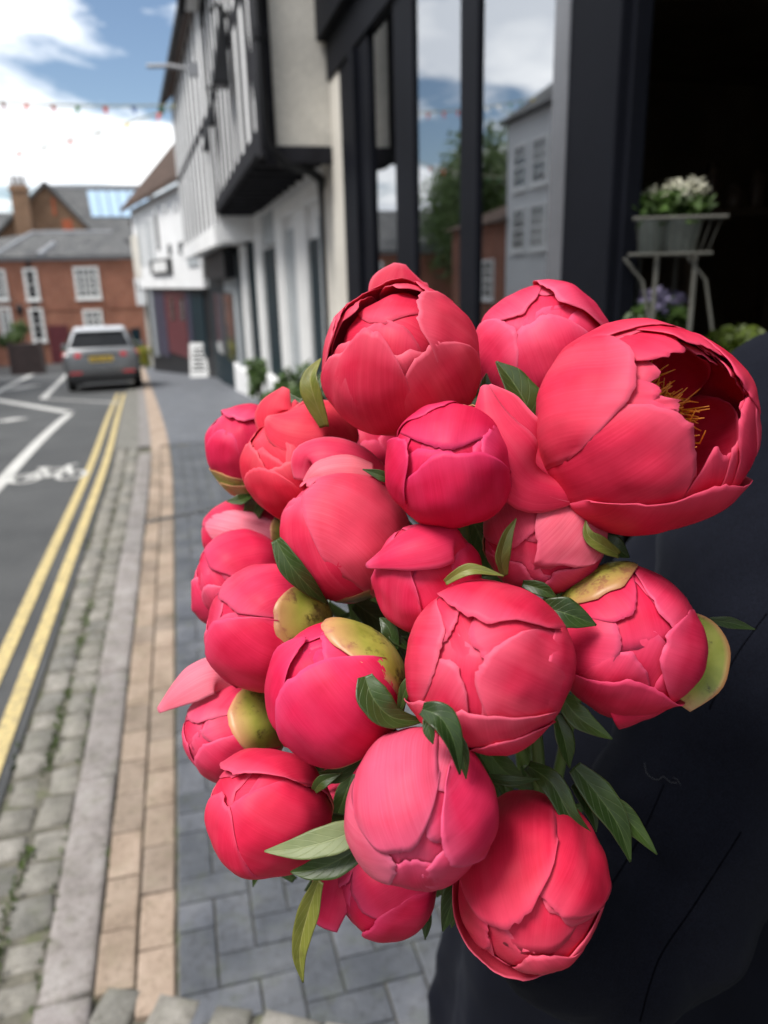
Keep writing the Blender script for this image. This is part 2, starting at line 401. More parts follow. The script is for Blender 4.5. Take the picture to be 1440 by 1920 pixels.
# ------------------------------------------------------------------ facades
class Fac:
    """upright plane through two ground points; u runs from A to B, d points to the left of A->B"""
    def __init__(s, A, B):
        s.A = Vector((A[0],A[1],0)); d = Vector((B[0]-A[0],B[1]-A[1],0)); s.L = d.length; s.t = d.normalized(); s.nrm = Vector((-s.t.y, s.t.x, 0))
    def P(s, u, z, d=0): q = s.A+s.t*u+s.nrm*d; return (q.x, q.y, z)
    def px(s, x, y, d=0):
        r = ray(x, y); o = CAM-(s.A+s.nrm*d); k = -o.dot(s.nrm)/r.dot(s.nrm); q = CAM+r*k; return ((q-s.A).dot(s.t), q.z)
    def box(s, mb, u0, u1, z0, z1, d0, d1):
        return mb.hexa([s.P(u0,z0,d0), s.P(u1,z0,d0), s.P(u1,z0,d1), s.P(u0,z0,d1), s.P(u0,z1,d0), s.P(u1,z1,d0), s.P(u1,z1,d1), s.P(u0,z1,d1)][::1])
    def piece(s, name, mat, parent, u0, u1, z0, z1, d0, d1, bevel=0):
        return s.box(MB(), u0, u1, z0, z1, d0, d1).build(name, mat, parent, bevel=bevel)
    def bar(s, name, mat, parent, a, b, w, d0, d1):          # straight timber between two (u,z) points
        a = Vector(a); b = Vector(b); t = (b-a).normalized(); q = Vector((-t.y, t.x))*w/2
        c = [a-q, a+q, b+q, b-q]
        return MB().hexa([s.P(k.x,k.y,d0) for k in c]+[s.P(k.x,k.y,d1) for k in c]).build(name, mat, parent)
def m_brickwall(name, c1, c2, mort, scale=1.0):
    nt = NT(name); tcn = nt.n('ShaderNodeTexCoord'); g = nt.n('ShaderNodeNewGeometry')
    sp = nt.n('ShaderNodeSeparateXYZ'); nt.l(g.outputs['Position'], sp.inputs[0]); ad = nt.n('ShaderNodeMath', operation='ADD'); nt.l(sp.outputs['X'], ad.inputs[0]); nt.l(sp.outputs['Y'], ad.inputs[1])
    cb = nt.n('ShaderNodeCombineXYZ'); nt.l(ad.outputs[0], cb.inputs[0]); nt.l(sp.outputs['Z'], cb.inputs[1])
    br = nt.n('ShaderNodeTexBrick'); nt.l(cb.outputs[0], br.inputs['Vector']); br.inputs['Scale'].default_value = scale; br.inputs['Brick Width'].default_value = .225; br.inputs['Row Height'].default_value = .075; br.inputs['Mortar Size'].default_value = .008
    br.inputs['Color1'].default_value = (*c1,1); br.inputs['Color2'].default_value = (*c2,1); br.inputs['Mortar'].default_value = (*mort,1)
    a = nt.noise(.9, 5, g.outputs['Position']); r1 = nt.ramp(a.outputs['Fac'], [(.3,(.75,.72,.7)),(.7,(1.15,1.12,1.1))])
    nt.l(nt.mixc(1, br.outputs['Color'], r1.outputs[0], 'MULTIPLY'), nt.b.inputs['Base Color']); nt.b.inputs['Roughness'].default_value = .9; nt.bump(br.outputs['Fac'], .4, -.01); return nt.m
def m_tiles(name, c1, c2, row=.14, wid=.2):
    nt = NT(name); g = nt.n('ShaderNodeNewGeometry')
    sp = nt.n('ShaderNodeSeparateXYZ'); nt.l(g.outputs['Position'], sp.inputs[0]); ad = nt.n('ShaderNodeMath', operation='ADD'); nt.l(sp.outputs['X'], ad.inputs[0]); nt.l(sp.outputs['Y'], ad.inputs[1])
    cb = nt.n('ShaderNodeCombineXYZ'); nt.l(ad.outputs[0], cb.inputs[0]); nt.l(sp.outputs['Z'], cb.inputs[1])
    br = nt.n('ShaderNodeTexBrick'); nt.l(cb.outputs[0], br.inputs['Vector']); br.inputs['Scale'].default_value = 1; br.inputs['Brick Width'].default_value = wid; br.inputs['Row Height'].default_value = row; br.inputs['Mortar Size'].default_value = .012
    br.inputs['Color1'].default_value = (*c1,1); br.inputs['Color2'].default_value = (*c2,1); br.inputs['Mortar'].default_value = tuple(c*.4 for c in c1)+(1,)
    a = nt.noise(1.3, 4, g.outputs['Position']); r1 = nt.ramp(a.outputs['Fac'], [(.3,(.75,.75,.75)),(.7,(1.2,1.2,1.15))])
    nt.l(nt.mixc(1, br.outputs['Color'], r1.outputs[0], 'MULTIPLY'), nt.b.inputs['Base Color']); nt.b.inputs['Roughness'].default_value = .85; nt.b.inputs['Specular IOR Level'].default_value = .1; nt.bump(br.outputs['Fac'], .5, -.02); return nt.m
M_RENDER = mat_simple('white_render', (.78,.79,.80), .85, .08, .9, .25, 40)
M_CREAM = mat_simple('cream_render', (.60,.575,.52), .9, .14, 1.6, .3, 50)
M_TIMBER = mat_simple('black_timber', (.02,.02,.024), .8, .3, 4, .35, 30, spec=.08)
M_BLACK = mat_simple('black_iron', (.014,.015,.018), .5, .2, 4, .1, 60, spec=.2)
M_TEAL = mat_simple('teal_black_paint', (.008,.022,.030), .5, .2, 2, .05, spec=.15)
M_GREYP = mat_simple('grey_paint', (.36,.39,.41), .6, .1, 2, .08)
M_WPAINT = mat_simple('white_paint', (.76,.77,.77), .5, .06, 3, .06)
M_PURPLE = mat_simple('plum_paint', (.035,.032,.06), .5, .2, 3, .05)
M_MAROON = mat_simple('maroon_paint', (.10,.018,.025), .45, .2, 3, .05)
M_RED_BR = m_brickwall('red_brick', (.31,.115,.07), (.26,.088,.055), (.30,.21,.16))
M_BRN_BR = m_brickwall('brown_brick', (.25,.145,.085), (.20,.11,.062), (.24,.18,.13))
M_SLATE = m_tiles('slate', (.115,.118,.125), (.15,.15,.155))
M_CLAY = m_tiles('brown_tile', (.075,.052,.044), (.105,.070,.056))
M_LEAD = mat_simple('lead', (.28,.29,.31), .5, .15, 2, .05)
def m_glass(name, fac, tint=(.02,.022,.025), rough=.0):
    nt = NT(name); nt.t.nodes.remove(nt.b)
    tr = nt.n('ShaderNodeBsdfTransparent'); tr.inputs[0].default_value = (.62,.64,.65,1)
    gl = nt.n('ShaderNodeBsdfGlossy'); gl.inputs['Roughness'].default_value = rough; gl.inputs['Color'].default_value = (.95,.97,1,1)
    lw = nt.n('ShaderNodeFresnel'); lw.inputs[0].default_value = fac
    mx = nt.n('ShaderNodeMixShader'); nt.l(lw.outputs[0], mx.inputs[0]); nt.l(tr.outputs[0], mx.inputs[1]); nt.l(gl.outputs[0], mx.inputs[2]); nt.l(mx.outputs[0], nt.out.inputs[0]); return nt.m
M_GLASS = m_glass('shop_glass', 7.0)
def m_pane():
    nt = NT('dark_pane'); nt.b.inputs['Base Color'].default_value = (.03,.036,.042,1); nt.b.inputs['Roughness'].default_value = .06; nt.b.inputs['IOR'].default_value = 1.7
    a = nt.noise(2.2, 2, pos(nt)); nt.bump(a.outputs['Fac'], .03, .05); return nt.m
M_PANE = m_pane()
M_SKYL = NT('roof_glass'); M_SKYL.b.inputs['Base Color'].default_value = (.30,.42,.55,1); M_SKYL.b.inputs['Roughness'].default_value = .18; M_SKYL.bump(M_SKYL.noise(3, 2, pos(M_SKYL)).outputs['Fac'], .05, .02); M_SKYL = M_SKYL.m

def sash_window(fac, parent, u0, u1, z0, z1, cols, rows, d=.0, bar=.045, mat=None, name='window', fw=1.0):
    mat = mat or M_WPAINT; fr = MB(); w = .09*fw
    for a in ((u0,u0+w,z0,z1),(u1-w,u1,z0,z1),(u0+w,u1-w,z1-w,z1),(u0+w,u1-w,z0,z0+w),(u0+w,u1-w,(z0+z1)/2-.035,(z0+z1)/2+.035)): fac.box(fr, *a, d-.02, d+.05)
    o = fr.build(name, mat, parent)
    fac.piece('pane', M_PANE, o, u0+w*.9, u1-w*.9, z0+w*.9, z1-w*.9, d-.03, d+.004)
    for i in range(1, cols): u = u0+w+(u1-u0-2*w)*i/cols; fac.piece('glazing_bar', mat, o, u-bar/2, u+bar/2, z0+w, z1-w, d+.004, d+.035)
    for i in range(1, rows):
        z = z0+w+(z1-z0-2*w)*i/rows
        if abs(z-(z0+z1)/2) > .08: fac.piece('glazing_bar', mat, o, u0+w, u1-w, z-bar/2, z+bar/2, d+.004, d+.032)
    fac.piece('sill', mat, o, u0-.06, u1+.06, z0-.09, z0, d-.02, d+.1)
    return o

# ================================================================== jettied timber-framed house next to the shop
YJ, YE = 7.4, 14.5
hC = empty('timber_framed_house', (1.5, YJ, 0), 'white and black timber-framed house jettied over the pavement beside the shop', 'house')
hC.location = (0,0,0)
gC = Fac((1.56, YJ), (1.52, YE)); uC = Fac((.90, YJ), (.86, YE))
# ground floor wall and solid body
gC.piece('wall', M_RENDER, hC, .02, gC.L, -1.2, 2.86, -.35, 0)
# upper storey block: front + side wall seen from the shop
mb = MB(); mb.hexa([(.90,YJ,2.86),(.86,YE,2.86),(6,YE,2.86),(6,YJ,2.86),(.90,YJ,7.4),(.86,YE,7.4),(6,YE,7.4),(6,YJ,7.4)]); mb.build('upper_wall', M_RENDER, hC)
mb = MB(); mb.hexa([(.99,YJ-.03,2.80),(1.60,YJ-.03,2.80),(1.60,YJ-.002,2.80),(.99,YJ-.002,2.80),(.99,YJ-.03,6.6),(1.60,YJ-.03,6.6),(1.60,YJ-.002,6.6),(.99,YJ-.002,6.6)]); mb.build('side_wall', M_CREAM, hC, bevel=.01)
# corner post, bressumer, joists
uC.piece('corner_post', M_TIMBER, hC, -.10, .16, 2.72, 6.4, -.02, .055)
MB().box(.885, .985, YJ-.075, YJ-.005, 2.72, 6.4).build('corner_post', M_TIMBER, hC, bevel=.01)
uC.piece('bressumer', M_TIMBER, hC, -.02, uC.L, 2.80, 2.98, -.03, .04)
MB().box(.9, 1.62, YJ-.07, YJ-.01, 2.66, 2.80).build('bressumer', M_TIMBER, hC, bevel=.01)
for i in range(13):
    u = .3+i*.55; gC.piece('joist', M_TIMBER, hC, u, u+.14, 2.76, 2.87, .01, .64)
gC.piece('soffit', M_GREYP, hC, .05, gC.L, 2.872, 2.885, .005, .62)
# studs on the upper storey
for i in range(1, 17):
    u = .05+i*.72
    if u < uC.L-.3: uC.piece('stud', M_TIMBER, hC, u, u+.34, 2.985, 5.62, .0, .007)
uC.piece('rail', M_TIMBER, hC, .16, uC.L, 4.28, 4.42, .0, .010)
uC.piece('rail', M_TIMBER, hC, .16, uC.L, 5.62, 5.86, -.02, .05)
for u0, u1 in ((.3,1.1),(6.2,5.2)): uC.bar('brace', M_TIMBER, hC, (u0,3.0),(u1,4.3),.15,.0,.011)
# second jetty with gable bargeboards
mb = MB(); mb.hexa([(.62,8.4,5.86),(.55,YE,5.86),(5,YE,5.86),(5,8.4,5.86),(.62,8.4,9),(.55,YE,9),(5,YE,9),(5,8.4,9)]); mb.build('upper_gable', M_RENDER, hC)
tC = Fac((.62,8.4),(.55,YE))
tC.piece('bressumer', M_TIMBER, hC, -.03, tC.L+.02, 5.80, 6.06, -.05, .06)
for i in range(10): u = .1+i*.62; tC.piece('stud', M_TIMBER, hC, u, u+.2, 6.06, 8.9, .0, .008)
# windows: dark leaded casements
def casement(fac, parent, u0, u1, z0, z1, n=3):
    o = fac.piece('window', M_TIMBER, parent, u0, u1, z0, z1, .01, .07)
    for i in range(n):
        a = u0+.05+(u1-u0-.05)*i/n; fac.piece('pane', M_PANE, o, a, a+(u1-u0-.05)/n-.05, z0+.06, z1-.06, .06, .078)
    return o
# ground floor joinery, columns read along the wall
def gcol(x0, x1, y, z0, z1, mat, d1, name, d0=-.01, fac=gC, parent=hC):
    ua, _ = fac.px(x0, y); ub, _ = fac.px(x1, y); ua, ub = min(ua,ub), max(ua,ub)
    return fac.piece(name, mat, parent, ua, ub, z0, z1, d0, d1)
G0 = lambda u: gz(YJ+u)
gcol(645, 622, 450, -.3, 2.85, M_CREAM, .07, 'pilaster')
gcol(604, 583, 480, -.3, 2.10, M_TEAL, .02, 'door')
gcol(583, 561, 450, -.4, 2.46, M_WPAINT, .06, 'pilaster')
gcol(561, 540, 450, -.4, 2.30, M_GREYP, .02, 'door')
gcol(540, 524, 450, -.4, 2.46, M_WPAINT, .07, 'pilaster')
gcol(612, 524, 400, 2.46, 2.62, M_WPAINT, .09, 'cornice')
d_ = gcol(522, 496, 520, -.4, 2.15, M_TEAL, .03, 'door')
gcol(520, 500, 450, 2.2, 2.66, M_GREYP, .05, 'sign_panel')
gcol(496, 470, 450, -.5, 2.75, M_WPAINT, .08, 'pilaster')
gcol(612, 604, 480, -.3, 2.3, M_GREYP, .03, 'door_frame')
# black rainwater pipe: down the corner, under the jetty, then down the wall
pp = [(.88,YJ-.12,6.4),(.88,YJ-.12,3.0),(.90,YJ-.11,2.80),(1.05,YJ-.06,2.66),(1.30,YJ+.1,2.62),(1.44,YJ+.35,2.58),(1.485,YJ+.5,2.50),(1.49,YJ+.52,2.3),(1.49,YJ+.54,-.2)]
MB().tube(pp, .042, 12).build('downpipe', M_BLACK, hC, smooth=True)
for z in (5.2,3.6): MB().tube([(.88,YJ-.12,z),(.88,YJ-.12,z+.08)], .055, 12).build('pipe_bracket', M_BLACK, hC)
# ---- roof over the house
MB().hexa([(.45,9.3,9.0),(.4,YE+.1,9.0),(5,YE+.1,9.0),(5,9.3,9.0),(2.2,9.3,11.2),(2.2,YE+.1,11.2),(2.5,YE+.1,11.2),(2.5,9.3,11.2)]).build('roof', M_CLAY, hC)
# downlights / lamp hoods on the upper wall
def hood_lamp(fac, px, py, s, label, dd=.04):
    u, z = fac.px(px, py, dd); b = Vector(fac.P(u, z, dd)); n_ = fac.nrm; t = fac.t
    o = empty('wall_lamp', b, label, 'lamp', None)
    def W(u_, z_, d_): return tuple(t*u_*s+n_*d_*s+Vector((0,0,z_*s)))
    MB().hexa([W(-.16,-.30,0),W(.16,-.30,0),W(.16,-.30,.16),W(-.16,-.30,.16),W(-.10,.3,0),W(.10,.3,0),W(.10,.26,.05),W(-.10,.26,.05)]).build('hood', M_BLACK, o, bevel=.01*s)
    MB().tube([W(0,.2,-.1), W(0,.36,.06), W(0,.3,.12)], .025*s, 8).build('bracket', M_BLACK, o)
    MB().lathe([(.02*s,-.32*s),(.05*s,-.31*s),(.05*s,-.24*s)], tuple(n_*.08*s), 10).build('lens', M_LEAD, o)
    return o
hood_lamp(uC, 424, 92, 1.25, 'large black hooded lamp high on the timber wall beside the corner post')
hood_lamp(uC, 402, 203, .8, 'black hooded lamp below the timber rail, above the small lamp')
hood_lamp(uC, 388, 262, .62, 'small black hooded lamp at the far end of the jettied wall')

# ================================================================== second timber house further down
B0, B1 = (.86, YE), (.40, 24.0)
hB = empty('timber_house', (0,0,0), 'white close-studded timber house beyond the black jetty', 'house')
fB = Fac(B0, B1); gB = Fac((1.40, YE), (1.0, 24.0))
mb = MB(); mb.hexa([(B0[0],B0[1]+.01,2.35),(B1[0],B1[1],2.35),(6,24,2.35),(6,YE+.01,2.35),(B0[0],B0[1]+.01,6.3),(B1[0],B1[1],6.3),(6,24,6.3),(6,YE+.01,6.3)]); mb.build('upper_wall', M_RENDER, hB)
gB.piece('wall', M_TEAL, hB, 0.02, gB.L, -1.8, 2.36, -.3, 0)
for i in range(20): u = .12+i*.95; (fB.piece('stud', M_TIMBER, hB, u, u+.34, 2.62, 6.2, 0, .008) if u < fB.L-.1 else None)
fB.piece('rail', M_TIMBER, hB, .02, fB.L, 4.3, 4.44, 0, .012)
fB.piece('bressumer', M_RENDER, hB, .02, fB.L, 2.30, 2.62, -.03, .07)
MB().hexa([(.68,YE+.0,6.25),(.16,24.1,6.25),(3.4,24.1,9.4),(3.8,YE,9.4),(.68,YE+.0,6.42),(.16,24.1,6.42),(3.4,24.1,9.6),(3.8,YE,9.6)]).build('roof', M_CLAY, hB)
MB().tube([(.64,YE,6.22),(.12,24.1,6.22)], .07, 8).build('gutter', M_BLACK, hB)
# dark shop window bay with lantern and white plinth
def bcol(x0, x1, y, z0, z1, mat, d0, d1, name): return gcol(x0, x1, y, z0, z1, mat, d1, name, d0, gB, hB)
bcol(470, 448, 500, -.8, 2.3, M_TEAL, -.01, .05, 'shop_window'); bcol(446, 400, 480, -.9, 2.3, M_TEAL, 0, .10, 'shop_window')
bcol(462, 452, 520, -.1, 1.55, M_PANE, .04, .06, 'pane'); bcol(441, 424, 520, -.1, 1.4, M_PANE, .09, .11, 'pane'); bcol(420, 405, 520, -.1, 1.4, M_PANE, .09, .11, 'pane')
bcol(446, 400, 430, 1.75, 2.28, M_BLACK, .1, .32, 'fascia'); bcol(470, 462, 500, -.8, 2.3, M_WPAINT, 0, .12, 'pilaster')
bcol(440, 425, 480, 1.45, 1.72, M_GREYP, .09, .12, 'sign_panel'); bcol(452, 446, 520, -.7, 2.2, M_GREYP, 0, .13, 'pilaster')
pl = MB()
for (u0,u1) in ((gC.L*.55, gC.L),): gC.box(pl, u0, u1, -1.2, gz(12.5)+.42, .0, .12)
pl.build('plinth', M_RENDER, hC, bevel=.03)
pl = MB(); gB.box(pl, .05, 3.0, -1.4, gz(YE+2)+.55, .0, .16); pl.build('plinth', M_RENDER, hB, bevel=.05)
# bracket lamp arm sticking out over the street
a = on_y(362, 131, 14.7); e = at_depth(276, 124, (MW.transposed() @ (a-CAM)).z*-1)
br = empty('flag_bracket', a, 'thin grey pole bracket sticking out from the timber eaves', 'bracket')
MB().tube([(0,0,0), tuple((e-a)*.5+Vector((0,0,.03))), tuple(e-a)], .035, 8).build('pole', M_LEAD, br); MB().box(-.08,.08,-.08,.08,-.1,.1).build('wall_plate', M_LEAD, br)

# ================================================================== white inn at the bend
A0, A1 = (.86, 24.4), (-1.42, 35.5)
hA = empty('white_inn', (0,0,0), 'white inn at the bend with plum and maroon ground floor', 'inn')
fA = Fac(A0, A1); gA = Fac((1.10, 24.3), (-1.18, 35.4))
bk2 = fA.nrm*-5
def blk(fac, z0, z1, mat, name, parent, back=5.0, u0=0, u1=None):
    u1 = fac.L if u1 is None else u1
    return MB().hexa([fac.P(u0,z0,0),fac.P(u1,z0,0),fac.P(u1,z0,-back),fac.P(u0,z0,-back),fac.P(u0,z1,0),fac.P(u1,z1,0),fac.P(u1,z1,-back),fac.P(u0,z1,-back)]).build(name, mat, parent)
blk(fA, 1.5, 4.6, M_RENDER, 'upper_wall', hA); blk(gA, -3, 1.49, M_BLACK, 'wall', hA)
MB().hexa([fA.P(-.1,4.5,.35),fA.P(fA.L+.3,4.5,.35),fA.P(fA.L+.3,7.6,-2.6),fA.P(-.1,7.6,-2.6),fA.P(-.1,4.66,.35),fA.P(fA.L+.3,4.66,.35),fA.P(fA.L+.3,7.8,-2.6),fA.P(-.1,7.8,-2.6)]).build('roof', M_CLAY, hA)
MB().hexa([fA.P(-.1,7.6,-2.6),fA.P(fA.L+.3,7.6,-2.6),fA.P(fA.L+.3,4.5,-5.4),fA.P(-.1,4.5,-5.4),fA.P(-.1,7.8,-2.6),fA.P(fA.L+.3,7.8,-2.6),fA.P(fA.L+.3,4.66,-5.4),fA.P(-.1,4.66,-5.4)]).build('roof', M_CLAY, hA)
fA.piece('chimney', M_BRN_BR, hA, 3.0, 3.9, 6.0, 8.6, -2.4, -1.6)
def arect(x0, x1, y0, y1, mat, d1, name, fac=fA, d0=-.01, parent=hA):
    ua, za = fac.px(x0, (y0+y1)/2); ub, _ = fac.px(x1, (y0+y1)/2); um = (x0+x1)/2; _, z1 = fac.px(um, y0); _, z0 = fac.px(um, y1)
    return fac.piece(name, mat, parent, min(ua,ub), max(ua,ub), min(z0,z1), max(z0,z1), d0, d1)
for x0, x1, y0, y1 in ((316,322,458,478),(336,344,454,477),(327,333,377,397),(307,313,382,400),(292,297,388,470)): arect(x0, x1, y0, y1, M_PANE, .03, 'window')
for x0, x1 in ((262,267),(274,279),(284,288)): arect(x0, x1, 412, 500, M_GREYP, .03, 'timber')
s_ = arect(286, 324, 486, 514, M_BLACK, .10, 'sign_board', d0=.03); arect(292, 318, 490, 510, M_WPAINT, .115, 'lettering_panel', d0=.09)
arect(352, 372, 440, 500, M_GREYP, .04, 'panel'); arect(250, 262, 440, 520, M_CREAM, .03, 'panel')
for x0, x1, mat, nm in ((294,314,M_PURPLE,'shutter'),(315,352,M_MAROON,'door'),(354,362,M_PURPLE,'pilaster'),(364,386,M_TEAL,'shop_window')): arect(x0, x1, 545, 664, mat, .05, nm, gA)
arect(322, 330, 556, 600, M_PANE, .07, 'pane', gA, .04); arect(340, 348, 556, 600, M_PANE, .07, 'pane', gA, .04)
arect(289, 293, 520, 664, M_GREYP, .12, 'downpipe', gA)

# ================================================================== shopfront with large windows
M_CHAR = mat_simple('charcoal_paint', (.0075,.0085,.0125), .55, .15, 3, .06, 90, spec=.06)
M_GREYGLOSS = mat_simple('grey_gloss_paint', (.12,.125,.14), .25, .12, 3, .05, 90)
shop = empty('shopfront', (0,0,0), 'charcoal painted shopfront with tall glass panes and an open doorway', 'shopfront')
fs = Fac((1.5, -3.0), (1.5, YJ))
U = lambda y: y+3.0
def sp_(name, mat, y0, y1, z0, z1, d0, d1, bevel=.006, parent=None): return fs.piece(name, mat, parent or shop, U(y0), U(y1), z0, z1, d0, d1, bevel)
# stall riser, sill, head
sp_('stall_riser', M_CHAR, 2.98, YJ-.05, -.3, .52, -.12, .0); sp_('sill', M_CHAR, 2.98, YJ-.08, .52, .60, -.14, .05)
sp_('head', M_CHAR, 2.3, YJ-.05, 3.32, 3.62, -.15, .04); sp_('fascia', M_CHAR, -3, YJ-.05, 3.62, 4.4, -.2, .12); sp_('cornice', M_CHAR, -3, YJ-.05, 4.4, 4.55, -.2, .25)
sp_('upper_wall', M_CREAM, -3, YJ-.05, 4.55, 8.2, -4.0, .0)
MB().hexa([(1.2,-3,8.2),(1.2,YJ-.05,8.2),(5.5,YJ-.05,8.2),(5.5,-3,8.2),(3.2,-3,10.2),(3.2,YJ-.05,10.2),(3.6,YJ-.05,10.2),(3.6,-3,10.2)]).build('roof', M_CLAY, shop)
# mullions
sp_('post', M_CHAR, 5.94, 6.92, .6, 3.32, -.10, .02); sp_('mullion', M_CHAR, 6.25, 6.42, .6, 3.3, .02, .06)
sp_('post', M_CREAM, 6.94, YJ-.04, -.3, 4.4, -.2, .02)
sp_('mullion', M_CHAR, 4.88, 5.30, .6, 3.32, -.12, .012); sp_('mullion', M_CHAR, 3.83, 4.07, .6, 3.32, -.12, .012)
sp_('pilaster', M_CHAR, 2.55, 3.00, -.3, 3.62, -.09, .015); sp_('pilaster_edge', M_GREYGLOSS, 2.895, 3.02, -.3, 3.6, -.02, .022)
sp_('door_jamb', M_CHAR, 2.52, 2.549, -.3, 3.3, -.085, -.02)
# panes
for y0, y1 in ((5.30,5.95),(4.08,4.94),(3.02,3.86)): sp_('pane', M_GLASS, y0, y1, .58, 3.33, -.012, -.006, 0)
# interior: dark room behind
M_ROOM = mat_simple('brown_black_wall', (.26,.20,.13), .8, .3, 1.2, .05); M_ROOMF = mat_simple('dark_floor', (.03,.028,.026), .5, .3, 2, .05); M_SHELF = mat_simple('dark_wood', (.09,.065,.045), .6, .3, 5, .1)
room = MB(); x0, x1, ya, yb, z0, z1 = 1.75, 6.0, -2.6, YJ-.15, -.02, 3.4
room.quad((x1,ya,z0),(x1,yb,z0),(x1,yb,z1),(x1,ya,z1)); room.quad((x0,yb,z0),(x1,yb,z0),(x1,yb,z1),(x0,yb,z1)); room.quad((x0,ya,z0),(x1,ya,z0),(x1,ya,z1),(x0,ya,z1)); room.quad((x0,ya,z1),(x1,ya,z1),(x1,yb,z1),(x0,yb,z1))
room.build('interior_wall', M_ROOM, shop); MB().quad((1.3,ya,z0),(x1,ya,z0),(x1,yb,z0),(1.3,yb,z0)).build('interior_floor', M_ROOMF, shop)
# opening on the camera's side of the doorway
sp_('door_pilaster', M_CHAR, .2, .75, -.3, 3.62, -.24, .015); sp_('side_wall', M_CHAR, -3, .2, -.3, 3.62, -.2, 0)
sp_('door_head', M_CHAR, .75, 2.42, 3.0, 3.32, -.2, -.02)
# ================================================================== red brick house across the end of the street
YF = 50.0
hF = empty('brick_house', (0,0,0), 'red brick house with white sash windows and slate hipped roof', 'house')
ff = Fac((-1.9, YF), (-16.0, YF))            # faces the camera, u runs to the left
ff.nrm = Vector((0,-1,0))
gF = gz(YF)
MB().box(-16, -1.9, YF, YF+9, gF-.5, 3.25).build('wall', M_RED_BR, hF)
MB().box(-16.1, -1.75, YF-.16, YF+.02, 3.10, 3.34).build('eaves', M_LEAD, hF)
# hipped slate roof
MB().hexa([(-16.3,YF-.3,3.3),(-1.5,YF-.3,3.3),(-1.5,YF+9,3.3),(-16.3,YF+9,3.3),(-8.0,YF+3.1,4.75),(-3.4,YF+3.1,4.75),(-3.4,YF+4.6,4.75),(-8.0,YF+4.6,4.75)]).build('roof', M_SLATE, hF)
MB().tube([(-8.0,YF+3.1,4.77),(-9.7,YF-.3,3.34)], .10, 6).build('ridge_tile', M_LEAD, hF); MB().tube([(-8.0,YF+3.1,4.79),(-3.4,YF+3.1,4.79)], .09, 6).build('ridge_tile', M_LEAD, hF); MB().tube([(-6.6,YF+1.4,4.05),(-7.3,YF-.3,3.36)], .16, 6).build('lead_flashing', M_LEAD, hF)
def fwin(x0, x1, y0, y1, cols, rows):
    a = on_y((x0+x1)/2, y0, YF); b = on_y((x0+x1)/2, y1, YF); l = on_y(x0, (y0+y1)/2, YF).x; r_ = on_y(x1, (y0+y1)/2, YF).x
    u0 = -1.9-r_; u1 = -1.9-l
    return sash_window(ff, hF, u0, u1, b.z, a.z, cols, rows, .03, .085, fw=1.7)
fwin(140, 187, 500, 560, 4, 4); fwin(46, 72, 503, 563, 2, 4); fwin(-16, 13, 505, 563, 2, 4)
fwin(158, 194, 580, 640, 3, 4); fwin(57, 84, 577, 640, 2, 4); fwin(0, 24, 575, 634, 2, 4)
fd = on_y(112, 640, YF); MB().box(fd.x-.55, fd.x+.55, YF-.05, YF+.02, gF, gF+2.2).build('door', M_MAROON, hF)
MB().box(-8.05,-7.85, YF-.07, YF, gF, 3.1).build('downpipe', M_BLACK, hF)
# string course
MB().box(-15.9, -1.95, YF-.04, YF+.01, .30, .42).build('string_course', M_RED_BR, hF)
# ---- brown gabled house behind it
hG = empty('gabled_house', (0,0,0), 'brown brick gable with slate roof, blue roof glass and chimney behind the brick house', 'house')
YG = 60.0
ap = on_y(85, 347, YG); lf = on_y(-30, 470, YG); rt = on_y(205, 470, YG); sc_ = 1.2
MB().loft([[(lf.x-4,YG,-3),(rt.x,YG,-3),(rt.x,YG,rt.z),(ap.x,YG,ap.z),(lf.x,YG,lf.z),(lf.x-4,YG,lf.z-3.2)],[(lf.x-4,YG+10,-3),(rt.x,YG+10,-3),(rt.x,YG+10,rt.z),(ap.x,YG+10,ap.z),(lf.x,YG+10,lf.z),(lf.x-4,YG+10,lf.z-3.2)]]).build('wall', M_BRN_BR, hG)
for p in (lf, rt):
    d = (p-ap); q = ap+d*1.08
    MB().hexa([(ap.x,YG-.35,ap.z+.02),(q.x,YG-.35,q.z+.02),(q.x,YG+10,q.z+.02),(ap.x,YG+10,ap.z+.02),(ap.x,YG-.35,ap.z+.26),(q.x,YG-.35,q.z+.26),(q.x,YG+10,q.z+.26),(ap.x,YG+10,ap.z+.26)]).build('roof', M_SLATE, hG)
# cross wing roof to the right
r0 = on_y(86, 350, YG+4); r1 = on_y(285, 352, YG+4); e0 = on_y(150, 450, YG-1); e1 = on_y(300, 450, YG-1)
ro = MB().hexa([(r0.x,YG+4.2,r0.z-.3),(r1.x,YG+4.2,r1.z-.3),(e1.x,YG-1,e1.z-.3),(r0.x,YG-1,e0.z-.3),(r0.x,YG+4.2,r0.z),(r1.x,YG+4.2,r1.z),(e1.x,YG-1,e1.z),(r0.x,YG-1,e0.z)]).build('roof', M_SLATE, hG)
def rp(px, f_):   # point on the cross wing roof plane at a fraction down the slope
    Yp = YG+4.2-5.2*f_; return on_y(px, 0, Yp).x, Yp, r0.z+(e0.z-r0.z)*f_
for k in range(6):
    a0 = 166+k*19; 
    P_ = []
    for px, f_ in ((a0,.10),(a0+17,.10),(a0+20,.60),(a0+3,.60)):
        Yp = YG+4.2-5.2*f_; z = r0.z+(e0.z-r0.z)*f_+.03; r = ray(px, 380); P_.append((CAM.x+r.x*Yp/r.y, Yp, z))
    MB().hexa(P_+[(p[0],p[1]-.03,p[2]+.06) for p in P_]).build('roof_glass', M_SKYL, ro)
MB().box(r0.x,r1.x,YG+4.0,YG+4.4,r0.z-.1,r0.z+.12).build('ridge', M_LEAD, ro)
MB().box(r0.x,e1.x,YG-.9,YG+8,-3,e0.z-.3).build('wing_wall', M_BRN_BR, hG)
ch = on_y(30, 345, YG-2); cb = on_y(30, 400, YG-2)
